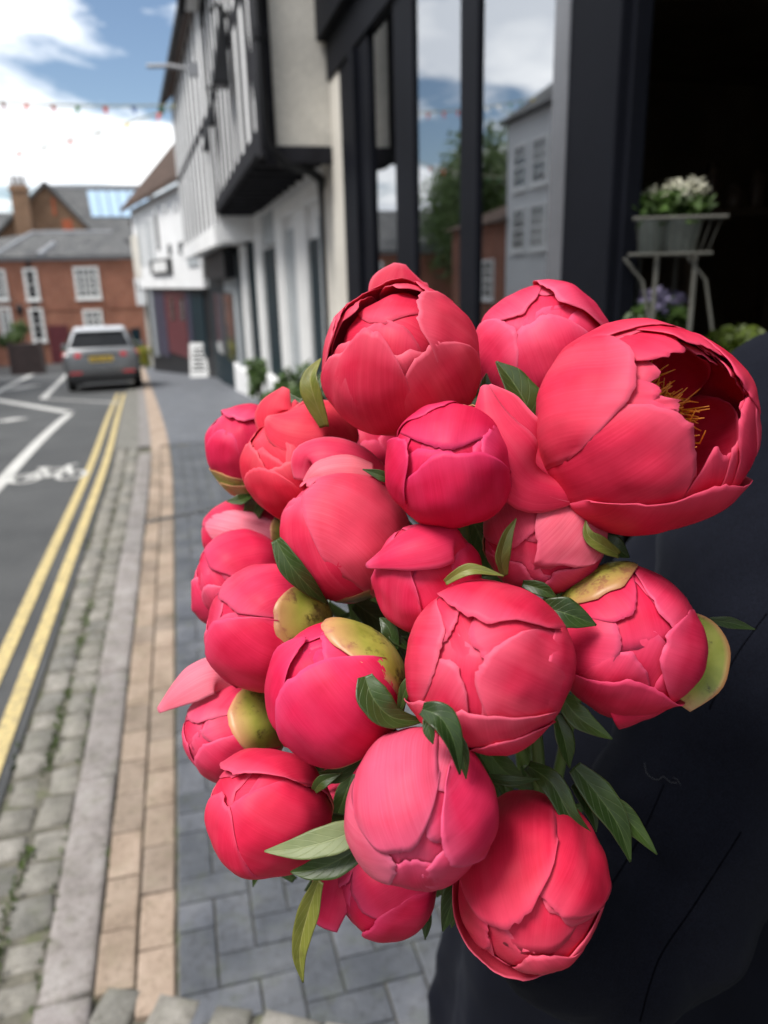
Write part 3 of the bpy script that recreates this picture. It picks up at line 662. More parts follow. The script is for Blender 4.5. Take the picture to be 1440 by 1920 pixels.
c_ = MB().box(ch.x-.5, ch.x+.5, YG-1.6, YG-.7, cb.z-2, ch.z).build('chimney', M_BRN_BR, hG)
for k in range(3): MB().lathe([(.12,0),(.10,.5),(.13,.52),(.13,.6)], (ch.x-.32+.32*k, YG-1.15, ch.z-.02), 10).build('chimney_pot', M_CLAY, c_)
MB().box(ch.x-.6, ch.x+.6, YG-1.7, YG-.6, ch.z-.35, ch.z-.2).build('chimney_band', M_BRN_BR, c_)
M_ORANGE = mat_simple('orange_brick', (.42,.11,.05), .9, .2, 6)
for (a, b, c, d) in ((96,106,372,404),(116,138,412,434)):
    p = on_y(a, c, YG); q = on_y(b, d, YG); MB().box(p.x, q.x, YG-.05, YG+.02, q.z, p.z).build('brick_patch', M_ORANGE, hG)
# ---- slate roofed house at far left
hL = empty('slate_house', (0,0,0), 'dark slate roofed house beyond the brown gable', 'house')
p = on_y(20, 392, 74); MB().hexa([(p.x-12,74,4.6),(p.x+1,74,4.6),(p.x+1,82,4.6),(p.x-12,82,4.6),(p.x-12,77.5,p.z),(p.x+1,77.5,p.z),(p.x+1,78.5,p.z),(p.x-12,78.5,p.z)]).build('roof', M_SLATE, hL); MB().box(p.x-11.5,p.x+.6,74.5,81.5,-3,4.65).build('wall', M_BRN_BR, hL)
# ---- white cottage end between the brick house and the inn
hW = empty('white_cottage', (0,0,0), 'narrow white cottage with bay window between inn and brick house', 'cottage')
yW = 43.0
a = on_y(250, 400, yW); b = on_y(292, 640, yW)
MB().box(a.x, b.x+1.6, yW, yW+6, gz(yW)-.3, on_y(260,415,yW).z).build('wall', M_CREAM, hW)
c0 = on_y(252, 522, yW); c1 = on_y(287, 572, yW); wb = MB().box(c0.x, c1.x, yW-.55, yW-.02, c1.z, c0.z).build('bay_window', M_WPAINT, hW, bevel=.05)
for k in range(3): t = c0.x+.12+k*(c1.x-c0.x-.12)/3; MB().box(t, t+(c1.x-c0.x)/3-.16, yW-.57, yW-.5, c1.z+.75, c0.z-.2).build('pane', M_PANE, wb)
MB().hexa([(a.x-.3,yW-.3,on_y(260,415,yW).z),(b.x+1.9,yW-.3,on_y(260,415,yW).z),(b.x+1.9,yW+6,on_y(260,415,yW).z),(a.x-.3,yW+6,on_y(260,415,yW).z),(a.x-.3,yW+2.8,on_y(260,350,yW).z-1.5),(b.x+1.9,yW+2.8,on_y(260,350,yW).z-1.5),(b.x+1.9,yW+3,on_y(260,350,yW).z-1.5),(a.x-.3,yW+3,on_y(260,350,yW).z-1.5)]).build('roof', M_CLAY, hW)
MB().box(b.x-1.2,b.x-.7,yW-.03,yW+.01,gz(yW),gz(yW)+2).build('door', M_TEAL, hW)

# ================================================================== vegetation
def m_leafy(name, lo, hi, tr=.25):
    nt = NT(name); a = nt.noise(1.4, 3, pos(nt)); b = nt.noise(23, 2, pos(nt))
    r1 = nt.ramp(a.outputs['Fac'], [(.3, lo), (.7, hi)]); r2 = nt.ramp(b.outputs['Fac'], [(.3,(.6,.6,.6)),(.7,(1.35,1.35,1.2))])
    c = nt.mixc(1, r1.outputs[0], r2.outputs[0], 'MULTIPLY'); nt.l(c, nt.b.inputs['Base Color']); nt.b.inputs['Roughness'].default_value = .5
    t = nt.n('ShaderNodeBsdfTranslucent'); nt.l(c, t.inputs[0]); mx = nt.n('ShaderNodeMixShader'); mx.inputs[0].default_value = tr
    nt.l(nt.b.outputs[0], mx.inputs[1]); nt.l(t.outputs[0], mx.inputs[2]); nt.l(mx.outputs[0], nt.out.inputs[0]); return nt.m
M_LEAF_T = m_leafy('tree_leaf', (.035,.07,.015), (.08,.13,.03)); M_LEAF_Y = m_leafy('yellow_leaf', (.16,.2,.02), (.34,.32,.03)); M_LEAF_G = m_leafy('shrub_leaf', (.04,.085,.02), (.10,.17,.04))
M_BARK = mat_simple('bark', (.08,.06,.045), .9, .3, 3, .6, 20)
def leaf_cloud(n, rx, ry, rz, size, r, clumps=0):
    mb = MB(); cs = [Vector((r.gauss(0,.5),r.gauss(0,.5),r.gauss(0,.5))) for _ in range(clumps)] if clumps else None
    for i in range(n):
        v = Vector((r.gauss(0,1),r.gauss(0,1),r.gauss(0,1))).normalized()*(r.random()**.4)
        if cs: c = r.choice(cs); c = c.normalized()*min(1, c.length)*.72; v = c+v*.36
        p = Vector((v.x*rx, v.y*ry, v.z*rz)); a = Vector((r.gauss(0,1),r.gauss(0,1),r.gauss(0,.7))).normalized(); b = a.orthogonal().normalized(); s = size*r.uniform(.6,1.3)
        mb.quad(p-a*s, p+b*s*.45, p+a*s, p-b*s*.45)
    return mb
def tree(x, y, h, rad, label, seed, mat):
    r = random.Random(seed); g = gz(y); o = empty('broadleaf_tree', (x,y,g), label, 'tree', 'trees across the street')
    t = MB(); t.tube([(0,0,-.2),(.05,0,h*.3),(.1,.05,h*.55),(.0,.1,h*.85)], [.28,.22,.15,.04], 8)
    for k in range(7):
        a = k*.9+r.random(); z = h*(.3+.07*k); t.tube([(0.05,0,z),(math.cos(a)*rad*.4,math.sin(a)*rad*.4,z+rad*.3),(math.cos(a)*rad*.75,math.sin(a)*rad*.75,z+rad*.5)], [.1,.06,.02], 6)
    t.build('trunk', M_BARK, o)
    leaf_cloud(5200, rad, rad, h*.42, .2, r, 34).build('crown', mat, o, loc=(0,0,h*.62)); return o
tree(-13.8, 41, 12.0, 3.6, 'broad green tree next to the pale three-storey house', 3, M_LEAF_T)
tree(-15.8, 49, 12.5, 3.7, 'tall green tree between two other street trees', 4, M_LEAF_G)
tree(-18, 57, 11.5, 3.6, 'green tree furthest from the pale three-storey house', 5, M_LEAF_T)
def shrub(name, loc, rx, ry, rz, n, size, mat, label, cat='shrub', seed=1):
    o = empty(name, loc, label, cat); r = random.Random(seed)
    leaf_cloud(n, rx, ry, rz, size, r, 9).build('foliage', mat, o, loc=(0,0,rz*.9))
    s = MB()
    for k in range(4): s.tube([(0,0,-.05),(r.uniform(-.3,.3)*rx,r.uniform(-.3,.3)*ry,rz*.8)], .012, 5)
    s.build('stem', M_BARK, o); return o
p = on_g(270, 668); q = on_y(270, 640, 38.5); shrub('yellow_shrub', (q.x, 38.5, gz(38.5)), .55, .5, .85, 900, .09, M_LEAF_Y, 'bright yellow-green shrub at the foot of the inn', seed=2)
q = on_y(255, 640, 41); shrub('green_shrub', (q.x-.1, 41, gz(41)), .5, .5, .9, 700, .09, M_LEAF_G, 'dark green shrub beside the yellow shrub', seed=3)
q = on_y(126, 620, 47); shrub('green_shrub', (q.x, 47, gz(47)), .6, .5, 1.1, 700, .1, M_LEAF_G, 'green shrub under the brick house wall behind the car', seed=4)
# weeds at the foot of the white house
for (px, py, h, w, sd, lab) in ((572, 740, .55, .38, 11, 'bushy green plant at the foot of the white house, nearest the shop'), (520, 748, .3, .28, 12, 'low green weeds between the bushy plants'), (488, 745, .5, .22, 13, 'upright green plant at the end of the white plinth')):
    g = on_x(px, py, 1.28); g.z = gz(g.y); shrub('wall_plant', (g.x, g.y, g.z), w, w, h, 620, .06, M_LEAF_G, lab, 'plant', sd)

# ================================================================== planter with shrubs in the square
yP = 40.0
a = on_y(20, 660, yP); b = on_y(77, 660, yP); tz = on_y(48, 642, yP).z; bz = on_y(48, 678, yP).z; g0 = gz(yP)
M_PLANT = mat_simple('dark_planter_wood', (.035,.022,.022), .7, .3, 4)
plt = empty('wooden_planter', ((a.x+b.x)/2, yP, min(bz, g0)), 'dark wooden slatted planter on the square before the brick house', 'planter')
w_ = (b.x-a.x)/2; hh = tz-min(bz, g0)
for k in range(5): MB().box(-w_, w_, -.4, -.34, hh*(k+.06)/5, hh*(k+.86)/5).build('board', M_PLANT, plt)
for s in (-1, 1): MB().box(s*w_-.05, s*w_+.05, -.43, .43, 0, hh+.05).build('end_panel', M_PLANT, plt)
MB().box(-w_, w_, -.33, .4, .05, hh-.06).build('soil_box', M_PLANT, plt)
shrub('planted_shrub', (plt.location.x-.25, yP, tz-.1), .62, .4, .62, 800, .08, M_LEAF_G, 'rounded dark green shrub growing in the wooden planter', seed=6)
shrub('planted_shrub', (plt.location.x-1.15, yP+.6, tz-.35), .5, .4, .4, 500, .08, M_LEAF_T, 'low spreading shrub beside the wooden planter', seed=8)
q = on_y(40, 600, yP+2); lp = empty('street_lantern', (q.x, yP+2, gz(yP+2)), 'black lantern post behind the wooden planter', 'lantern')
hz = on_y(40, 575, yP+2).z-gz(yP+2)
MB().tube([(0,0,0),(0,0,hz-.45)], [.06,.035], 8).build('pole', M_BLACK, lp); MB().lathe([(.08,hz-.45),(.17,hz-.1),(.2,hz-.05),(.05,hz+.1),(.02,hz+.2)], n=6).build('lantern_head', M_BLACK, lp)

# ================================================================== houses on the other side, seen in the shop glass
def opp_house(y0, y1, z1, mat, roof, label, cat, wins, xf=-8.2, ridge=2.6, name='opposite_house'):
    o = empty(name, (0,0,0), label, cat); g = gz((y0+y1)/2)-.4
    MB().box(xf-7, xf, y0, y1, g, z1).build('wall', mat, o)
    MB().loft([[(xf+.35,y0-.2,z1),(xf-7.3,y0-.2,z1),(xf-3.5,y0-.2,z1+ridge)],[(xf+.35,y1+.2,z1),(xf-7.3,y1+.2,z1),(xf-3.5,y1+.2,z1+ridge)]]).build('roof', roof, o)
    fo = Fac((xf, y1), (xf, y0))
    for (ya, yb, za, zb) in wins: sash_window(fo, o, y1-yb, y1-ya, za, zb, 2, 4, .02, .04)
    MB().box(xf-4, xf-3, y0+.3, y0+1.1, z1+ridge-1, z1+ridge+.9).build('chimney', M_BRN_BR, o); return o
M_PALE = mat_simple('pale_render', (.66,.68,.70), .85, .06, 1, .1)
opp_house(18.0, 26.0, 6.4, M_PALE, M_SLATE, 'pale grey three-storey house across the street, mirrored in the shop glass', 'house', [(y, y+1.0, z, z+1.35) for y in (18.6,20.2,21.9,23.0,24.4) for z in (4.3,2.4)])
opp_house(26.1, 31.5, 3.4, M_RED_BR, M_CLAY, 'low red brick house next to the pale three-storey house', 'house', [(27.0,28.1,.8,2.2),(29.0,30.1,.8,2.2)], ridge=1.4)
opp_house(6.0, 17.8, 5.6, M_CREAM, M_CLAY, 'long cream house across the street beside the pale house', 'house', [(y, y+1.1, z, z+1.4) for y in (7,9.4,11.8,14.2,16.2) for z in (3.4,.8)])

opp_house(-9.0, 5.8, 6.2, M_RED_BR, M_SLATE, 'red brick terrace across the street, opposite the shop', 'house', [(y, y+1.1, z, z+1.4) for y in (-8,-5.6,-3.2,-.8,1.6,4.0) for z in (3.6,.9)])
opp_house(-26.0, -9.2, 5.8, M_CREAM, M_CLAY, 'cream terrace across the street, furthest from the pale house', 'house', [(y, y+1.1, z, z+1.4) for y in (-24,-21,-18,-15,-12) for z in (3.4,.8)])
nh = empty('neighbour_house', (0,0,0), 'white rendered house adjoining the shop behind the doorway', 'house')
MB().box(1.5, 7.5, -22, -3.02, -.3, 6.4).build('wall', M_RENDER, nh); MB().hexa([(1.2,-22.2,6.4),(7.8,-22.2,6.4),(7.8,-3.02,6.4),(1.2,-3.02,6.4),(4.2,-22.2,9),(4.8,-22.2,9),(4.8,-3.02,9),(4.2,-3.02,9)]).build('roof', M_CLAY, nh)
fn = Fac((1.5,-22),(1.5,-3.02))
for u in (1.5,4.5,7.5,10.5,13.5,16.5):
    for z in (.9,3.8): sash_window(fn, nh, u, u+1.1, z, z+1.4, 2, 4, .02, .04)
# ================================================================== bunting
M_FLAGS = [mat_simple('flag_'+n, c, .8, .1, 20, 0) for n, c in (('red',(.55,.06,.03)),('green',(.03,.16,.06)),('white',(.75,.74,.7)),('blue',(.06,.12,.3)),('yellow',(.55,.4,.04)))]
M_CORD = mat_simple('cord', (.26,.27,.2), .9, .1, 20, 0)
def bunting(A, B, sag, n, label, seed):
    A = Vector(A); B = Vector(B); o = empty('bunting', A, label, 'bunting', None); r = random.Random(seed)
    def P(t): q = A.lerp(B, t)-A; q.z -= sag*4*t*(1-t); return q
    MB().tube([P(i/24) for i in range(25)], .019, 5).build('cord', M_CORD, o)
    for i in range(n):
        t = (i+.5)/n; p = P(t); d = (P(min(1,t+.01))-P(max(0,t-.01))).normalized(); w = d*.085
        sw = Vector((r.gauss(0,.05), r.gauss(0,.09), 0)); tip = p+Vector((0,0,-.2))+sw; th = Vector((d.y,-d.x,0)).normalized()*.002
        MB().loft([[p-w+th, p+w+th, tip+th],[p-w-th, p+w-th, tip-th]]).build('flag', M_FLAGS[r.choice((0,1,1,2,3,4,0))], o)
dB = 18.0
E0 = on_y(330, 197, dB)
def on_xx(px, py, X): r = ray(px, py); return CAM+r*(X/r.x)
bunting(E0, at_depth(-420, 128, 20), .28, 17, 'upper string of small triangular flags strung across the street', 3)
bunting(E0+Vector((0,.1,-.02)), at_depth(-420, 318, 26), .55, 19, 'lower string of small flags dipping across the street', 5)
# ================================================================== car
def m_carpaint(name, col, rough=.3, met=.6):
    nt = NT(name); nt.b.inputs['Base Color'].default_value = (*col,1); nt.b.inputs['Roughness'].default_value = rough; nt.b.inputs['Metallic'].default_value = met
    nt.b.inputs['Coat Weight'].default_value = .6; a = nt.noise(2, 3, pos(nt)); rr = nt.ramp(a.outputs['Fac'], [(.3,(rough*.8,)*3),(.7,(rough*1.3,)*3)]); nt.l(rr.outputs[0], nt.b.inputs['Roughness']); return nt.m
M_CAR = m_carpaint('car_grey', (.13,.135,.142)); M_CARR = m_carpaint('car_roof', (.55,.57,.6), .35, .2); M_TYRE = mat_simple('tyre', (.012,.012,.012), .8); M_CARB = mat_simple('car_black_trim', (.015,.015,.017), .5)
M_PLATE = mat_simple('plate_yellow', (.72,.48,.03), .5, .03); M_RIM = mat_simple('alloy', (.4,.4,.42), .35, .1, metallic=.8)
M_CARG = mat_simple('car_glass', (.006,.007,.009), .12, .1, 2, 0, spec=.25); M_TAIL = NT('tail_light'); M_TAIL.b.inputs['Base Color'].default_value = (.5,.02,.03,1); M_TAIL.b.inputs['Roughness'].default_value = .12; M_TAIL = M_TAIL.m
cl, cr_ = on_g(122, 728), on_g(264, 723); cmid = (cl+cr_)/2
yc = 20.4; X0 = on_y(193, 700, yc).x
car = empty('parked_car', (X0, yc, gz(yc)), 'grey hatchback car with pale roof parked against the kerb, rear towards the shop', 'car'); car.rotation_euler = (-math.atan(.065), 0, R(3.0))
W2 = .93
def sect(y, zs):     # cross-section, list of (half width, z)
    return [(-w, y, z) for w, z in zs]+[(w, y, z) for w, z in reversed(zs)]
body = MB().loft([sect(y, [(W2*a, zb),(W2*1.0*a, .62),(W2*.99*a, zt-.12),(W2*.93*a, zt)]) for y, a, zb, zt in ((-.02,.90,.42,.78),(.0,.95,.36,.95),(.06,.985,.30,1.04),(.5,1,.26,1.08),(1.4,1,.24,1.06),(2.6,1,.24,1.03),(3.6,.98,.26,.98),(4.2,.93,.30,.84),(4.42,.82,.40,.70))]).build('body', M_CAR, car, True)
b2 = body.modifiers.new('s','SUBSURF'); b2.levels = 1; b2.render_levels = 2
cab = MB().loft([sect(y, [(W2*a, .98),(W2*b, zt-.06),(W2*b*.92, zt)]) for y, a, b, zt in ((.10,.86,.80,1.05),(.50,.90,.70,1.47),(.9,.92,.68,1.56),(1.6,.93,.69,1.60),(2.3,.93,.68,1.54),(3.15,.86,.66,1.06))]).build('cabin', M_CARR, car, True)
MB().hexa([(-.72,.14,1.07),(.72,.14,1.07),(.58,.46,1.42),(-.58,.46,1.42),(-.72,.08,1.07),(.72,.08,1.07),(.58,.41,1.43),(-.58,.41,1.43)]).build('rear_window', M_CARG, car, bevel=.02)
MB().hexa([(-.60,.36,1.45),(.60,.36,1.45),(.58,.72,1.54),(-.58,.72,1.54),(-.60,.36,1.49),(.60,.36,1.49),(.58,.72,1.58),(-.58,.72,1.58)]).build('spoiler', M_CARR, car, bevel=.015)
for s in (-1, 1):
    sw = MB().hexa([(s*.80,.6,1.08),(s*.845,2.5,1.08),(s*.66,2.1,1.46),(s*.65,.85,1.46),(s*.835,.6,1.08),(s*.87,2.5,1.08),(s*.70,2.1,1.47),(s*.69,.85,1.46)]).build('side_window', M_CARG, car)
    MB().hexa([(s*.46,-.035,.84),(s*.90,.03,.82),(s*.90,.09,.97),(s*.46,-.01,.94),(s*.46,.05,.84),(s*.86,.2,.82),(s*.86,.2,.97),(s*.46,.07,.94)]).build('tail_light', M_TAIL, car, bevel=.015)
    MB().tube([(s*.93,2.45,1.05),(s*1.02,2.42,1.08)], [.04,.05], 8).build('mirror_arm', M_CAR, car); MB().box(s*.98-.10,s*.98+.10,2.36,2.52,1.02,1.17).build('wing_mirror', M_CAR, car, bevel=.03)
    MB().tube([(s*.45,-.04,.34),(s*.45,.12,.34)], .05, 10).build('exhaust', M_RIM, car); MB().box(s*.62-.14,s*.62+.14,-.045,.02,.44,.49).build('reflector', M_TAIL, car)
    for yy in (.85, 3.5):
        wh = MB().tube([(s*.70,yy,.34),(s*.90,yy,.34)], .345, 24).build('wheel', M_TYRE, car, True); MB().tube([(s*.895,yy,.34),(s*.91,yy,.34)], .23, 18).build('rim', M_RIM, wh)
MB().box(-.80,.80,-.05,.25,.27,.47).build('rear_bumper', M_CARB, car, bevel=.04); MB().box(-.72,.72,-.03,.3,.20,.30).build('diffuser', M_CARB, car, bevel=.02)
MB().box(-.87,.87,.6,4.0,.20,.34).build('underbody', M_CARB, car)
pl = MB().box(-.27,.27,-.058,-.02,.73,.85).build('number_plate', M_PLATE, car)
for i, x in enumerate((-.21,-.145,-.08,-.015,.07,.135,.2)): MB().box(x-.022,x+.022,-.0605,-.057,.755,.825).build('character', M_CARB, pl)
MB().box(-.40,.40,-.045,.02,.90,.93).build('trim_strip', M_CARB, car); MB().lathe([(.0,0),(.05,.0),(.05,.01)], (0,0,0), 12)

# ================================================================== A-board by the inn
M_BOARD = mat_simple('chalk_board', (.05,.05,.055), .7)
g = on_g(377, 694); fA_ = 26.0
q = on_y(377, 690, fA_); ab = empty('pavement_sign', (q.x, fA_, gz(fA_)), 'white folding pavement sign leaning by the white plinth', 'sign'); ab.rotation_euler.z = R(-18)
hb = on_y(377, 643, fA_).z-gz(fA_)
for s, nm in ((-1,'front_panel'),(1,'back_panel')):
    pn = MB().hexa([(-.3,s*.3,0),(.3,s*.3,0),(.3,s*.3+.03,0),(-.3,s*.3+.03,0),(-.3,s*.03,hb),(.3,s*.03,hb),(.3,s*.03+.03,hb),(-.3,s*.03+.03,hb)]).build(nm, M_WPAINT, ab)
    if s < 0:
        for k in range(6):
            z = hb*(.2+.12*k); y_ = -.3+.27*(z/hb)-.008; w = .22-.03*(k%3); MB().box(-w, w, y_-.004, y_, z, z+hb*.05).build('text_line', M_BOARD, pn)

# ================================================================== inside the doorway: wire plant stand and pots
M_WIRE = mat_simple('pale_wire', (.13,.13,.115), .5, .15, 9); M_POT = mat_simple('zinc_green_pot', (.33,.38,.36), .55, .15, 6, .1); M_HYD_W = m_leafy('hydrangea_white', (.42,.42,.36), (.55,.55,.47), .15); M_HYD_L = m_leafy('hydrangea_lilac', (.24,.21,.4), (.33,.3,.5), .15)
dS = 2.75      # distance along the view of the stand
def sp3(px, py, d=dS): return at_depth(px, py, d)
c = sp3(1240, 480); px2m = dS/F
st = empty('plant_stand', (c.x, c.y, 0), 'pale wire plant stand with two tiers inside the open doorway', 'plant stand')
def rel(v): return tuple(Vector(v)-st.location)
rt_ = _X.copy()
zt = sp3(1240, 478).z; zr = sp3(1240, 415).z; zl = sp3(1240, 572).z; KS = dS/3.3
Rv = (MW @ Vector((1,0,0))); Rv.z = 0; Rv.normalize(); Dv = Vector((-Rv.y, Rv.x, 0))
def q3(a, b, z): return Vector((c.x,c.y,0))+Rv*a+Dv*b+Vector((0,0,z))
hw, hd = 70*px2m, .14*KS
tray = MB()
for b in (-hd, hd): tray.tube([rel(q3(-hw-.02,b,zt)), rel(q3(hw,b,zt))], .006, 6)
for a in [(-hw+2*hw*i/8) for i in range(9)]: tray.tube([rel(q3(a,-hd,zt)), rel(q3(a,hd,zt))], .004, 5)
tray.build('tray', M_WIRE, st)
gal = MB()
for b in (-hd, hd): gal.tube([rel(q3(-hw-.02,b*1.25,zr)), rel(q3(hw+.03,b*1.25,zr))], .006, 6)
for i in range(10):
    a = -hw+2*hw*i/9
    for b in (-hd, hd): gal.tube([rel(q3(a*.86,b,zt)), rel(q3(a*1.08,b*1.25,zr))], .0014, 4)
tag(gal.build("wire_gallery", M_WIRE, st), kind="stuff")
for a in (-.055*KS, .105*KS):
    for b in (-hd*.8, hd*.8): MB().tube([rel(q3(a,b,zt)), rel(q3(a*1.02,b,zt-.35)), rel(q3(a*1.1,b,.0))], .009, 6).build('leg', M_WIRE, st)
for a in (-.16,.06): MB().tube([rel(q3(a,-hd*.8,zt-.01)), rel(q3(a+.07,-hd*.8,zt-.09)), rel(q3(a+.11,-hd*.8,zt-.26))], .006, 6).build('brace', M_WIRE, st)
sh2 = MB()
for b in (-hd, 0, hd): sh2.tube([rel(q3(-hw,b,zl-.205)), rel(q3(hw,b,zl-.205))], .006, 5)
sh2.build('lower_tray', M_WIRE, st)
def pot(a, b, z, r, h, label, bloom, nb, sd, spread=.9, bl=.07):
    a, b, r, h, bl = a*KS, b*KS, r*KS, h*KS, bl*KS
    o = empty('flower_pot', q3(a, b, z), label, 'potted plant', None); rr = random.Random(sd)
    MB().lathe([(r*.78,0),(r*.97,h*.9),(r*1.03,h*.92),(r*1.03,h),(r*.93,h),(r*.9,h*.86),(.001,h*.84)], n=24).build('pot', M_POT, o, True)
    leaf_cloud(150, r*1.25, r*1.25, r*.8, .045, rr).build('foliage', M_LEAF_G, o, loc=(0,0,h+r*.5))
    for k in range(nb):
        an = 6.28*k/nb+sd; leaf_cloud(170, bl, bl, bl*.8, .014, rr).build('flower_head', bloom, o, loc=tuple(Rv*(math.cos(an)*r*spread)+Dv*(math.sin(an)*r*.5)+Vector((0,0,h+r*1.15+rr.uniform(-.01,.02)))))
    return o
pot(-.075, -.02, zt+.008, .075, .135, 'pale green pot of white hydrangeas next to the charcoal post, on the wire stand', M_HYD_W, 1, 1)
pot(.065, -.02, zt+.008, .088, .135, 'larger pale green pot of white hydrangeas on the wire stand', M_HYD_W, 2, 2, .5)
pot(-.10, .0, zl-.2, .085, .14, 'pot of lilac hydrangeas on the lower tier beside the post', M_HYD_L, 2, 3)
pot(.04, .05, zl-.2, .08, .14, 'smaller pot of lilac hydrangeas under the wire stand', M_HYD_L, 2, 4)
lm = sp3(1385, 640, 3.0); o = empty('lime_plant', (lm.x, lm.y, lm.z-.35), 'lime green mounded plant in a dark bucket by the doorway', 'potted plant')
MB().lathe([(.10,0),(.14,.3),(.145,.31),(.13,.31),(.12,.28),(.001,.28)], n=20).build('bucket', M_POT, o, True); leaf_cloud(500, .15, .15, .08, .022, random.Random(4)).build('foliage', m_leafy('lime_leaf', (.08,.13,.015),(.14,.2,.02)), o, loc=(0,0,.33))
# bench under the bucket and a back shelf with crates
be = empty('display_bench', (lm.x, lm.y, 0), 'dark display bench just inside the doorway', 'bench'); zz = lm.z-.35
MB().box(-.3,.5,-.22,.22,zz-.05,zz).build('top', M_SHELF, be); 
for a in (-.26,.46):
    for b in (-.18,.18): MB().box(a-.025,a+.025,b-.025,b+.025,-.02,zz-.05).build('leg', M_SHELF, be)
e = at_depth(1345, 350, 4.6); bs = empty('back_shelf', (e.x, e.y, 0), 'dim wooden shelf with glass jars at the back of the shop', 'shelf')
MB().box(-.28,.62,-.15,.15,e.z-.17,e.z-.13).build('board', M_SHELF, bs)
for a in (-.22,.56): MB().box(a-.03,a+.03,-.12,.12,-.02,e.z-.17).build('support', M_SHELF, bs)
M_JAR = mat_simple('dim_jar', (.12,.085,.065), .3, .2, 8)
for i, (k_, h_, lb) in enumerate(((1.0,1.0,'plain brown jar at the doorpost end of the dim shop shelf'),(.8,1.35,'tall slim brown jar on the dim shop shelf'),(1.25,.75,'squat wide brown jar on the dim shop shelf'),(.9,1.15,'medium brown jar beside the squat jar on the dim shop shelf'),(.7,.8,'smallest brown jar on the dim shop shelf'))):
    jr = empty('jar', (e.x-.2+.16*i, e.y, e.z-.13), lb, 'jar', 'jars on the back shelf')
    MB().lathe([(.045*k_,0),(.05*k_,.02),(.05*k_,.12*h_),(.03*k_,.15*h_),(.03*k_,.17*h_)], n=14).build('glass', M_JAR, jr, True); MB().lathe([(.034*k_,.17*h_),(.034*k_,.19*h_),(.001,.192*h_)], n=14).build('lid', M_SHELF, jr)
# ================================================================== person in a dark coat holding the bouquet
Rh = (MW @ Vector((1,0,0))); Rh.z = 0; Rh.normalize(); Dh = Vector((-Rh.y, Rh.x, 0))        # right and away, horizontal
TC = at_depth(1500, 1300, 1.0); TC = Vector((TC.x, TC.y, 0))
person = empty('person', TC, 'person in a dark navy coat holding the bouquet against their side', 'person')
def m_coat():
    nt = NT('navy_wool'); g = nt.n('ShaderNodeNewGeometry'); tcx = nt.n('ShaderNodeTexCoord')
    a = nt.noise(7, 4, g.outputs['Position']); b = nt.noise(900, 2, g.outputs['Position']); c = nt.noise(120, 3, g.outputs['Position'])
    col = nt.mixc(1, nt.ramp(a.outputs['Fac'], [(.3,(.0036,.0043,.0078)),(.7,(.0062,.0072,.0122))]).outputs[0], nt.ramp(b.outputs['Fac'], [(.35,(.65,.65,.65)),(.65,(1.4,1.4,1.4))]).outputs[0], 'MULTIPLY')
    nt.l(col, nt.b.inputs['Base Color']); nt.b.inputs['Roughness'].default_value = .92; nt.b.inputs['Specular IOR Level'].default_value = .08
    nt.b.inputs['Sheen Weight'].default_value = .03; nt.b.inputs['Sheen Roughness'].default_value = .55; nt.b.inputs['Sheen Tint'].default_value = (.5,.56,.7,1)
    ad = nt.n('ShaderNodeMath', operation='ADD'); nt.l(b.outputs['Fac'], ad.inputs[0]); nt.l(c.outputs['Fac'], ad.inputs[1]); nt.bump(ad.outputs[0], .25, .001); return nt.m
M_COAT = m_coat(); M_SKIN = mat_simple('skin', (.50,.31,.23), .5, .08, 20, .1, 200); M_HAIR = mat_simple('dark_hair', (.03,.02,.014), .5, .3, 30, .4, 90); M_SEAM = mat_simple('seam_thread', (.002,.002,.003), 1.0, spec=0); M_LINT = mat_simple('lint', (.07,.07,.075), .9); M_SHOE = mat_simple('black_leather', (.012,.012,.013), .35); M_TROU = mat_simple('dark_trousers', (.02,.022,.028), .9)
def rl(v): return Vector(v)-person.location
def remeshed(name, mb, mat, parent, vox, smooth=6, wr=0.0, wscale=5.0):
    o = mb.build(name, mat, parent, True)
    m1 = o.modifiers.new('r', 'REMESH'); m1.mode = 'VOXEL'; m1.voxel_size = vox; m1.use_smooth_shade = True
    m2 = o.modifiers.new('s', 'SMOOTH'); m2.factor = .6; m2.iterations = smooth
    if wr:
        tx = bpy.data.textures.new(name+'_folds', 'CLOUDS'); tx.noise_scale = 1/wscale; tx.noise_depth = 3
        e = bpy.data.objects.new('fold_guide', None)
        m3 = o.modifiers.new('d', 'DISPLACE'); m3.texture = tx; m3.strength = wr; m3.mid_level = .5; m3.texture_coords = 'LOCAL'
        bpy.data.objects.remove(e)
    return o
def ell(z, w, d, ox=0.0, oy=0.0, n=28, fold=0.0):
    out = []
    for k in range(n):
        a = 2*math.pi*k/n; f = 1+fold*math.sin(a*7+z*2)+fold*.6*math.sin(a*11+1)
        p = Rh*(ox+w*f*math.cos(a))+Dh*(oy+d*f*math.sin(a)); out.append((p.x, p.y, z))
    return out
ct = MB().loft([ell(.42,.40,.26,-.09,.03,fold=.05), ell(.6,.385,.25,-.085,.03,fold=.05), ell(.8,.365,.23,-.08,.02,fold=.04), ell(1.0,.335,.20,-.06,.01,fold=.02), ell(1.2,.31,.17,-.02,0), ell(1.36,.27,.16,.05,0), ell(1.48,.22,.13,.10,0), ell(1.56,.12,.09,.14,0), ell(1.62,.08,.08,.15,0)])
coat_top = remeshed('coat', ct, M_COAT, person, .012, 8, .030, 7)
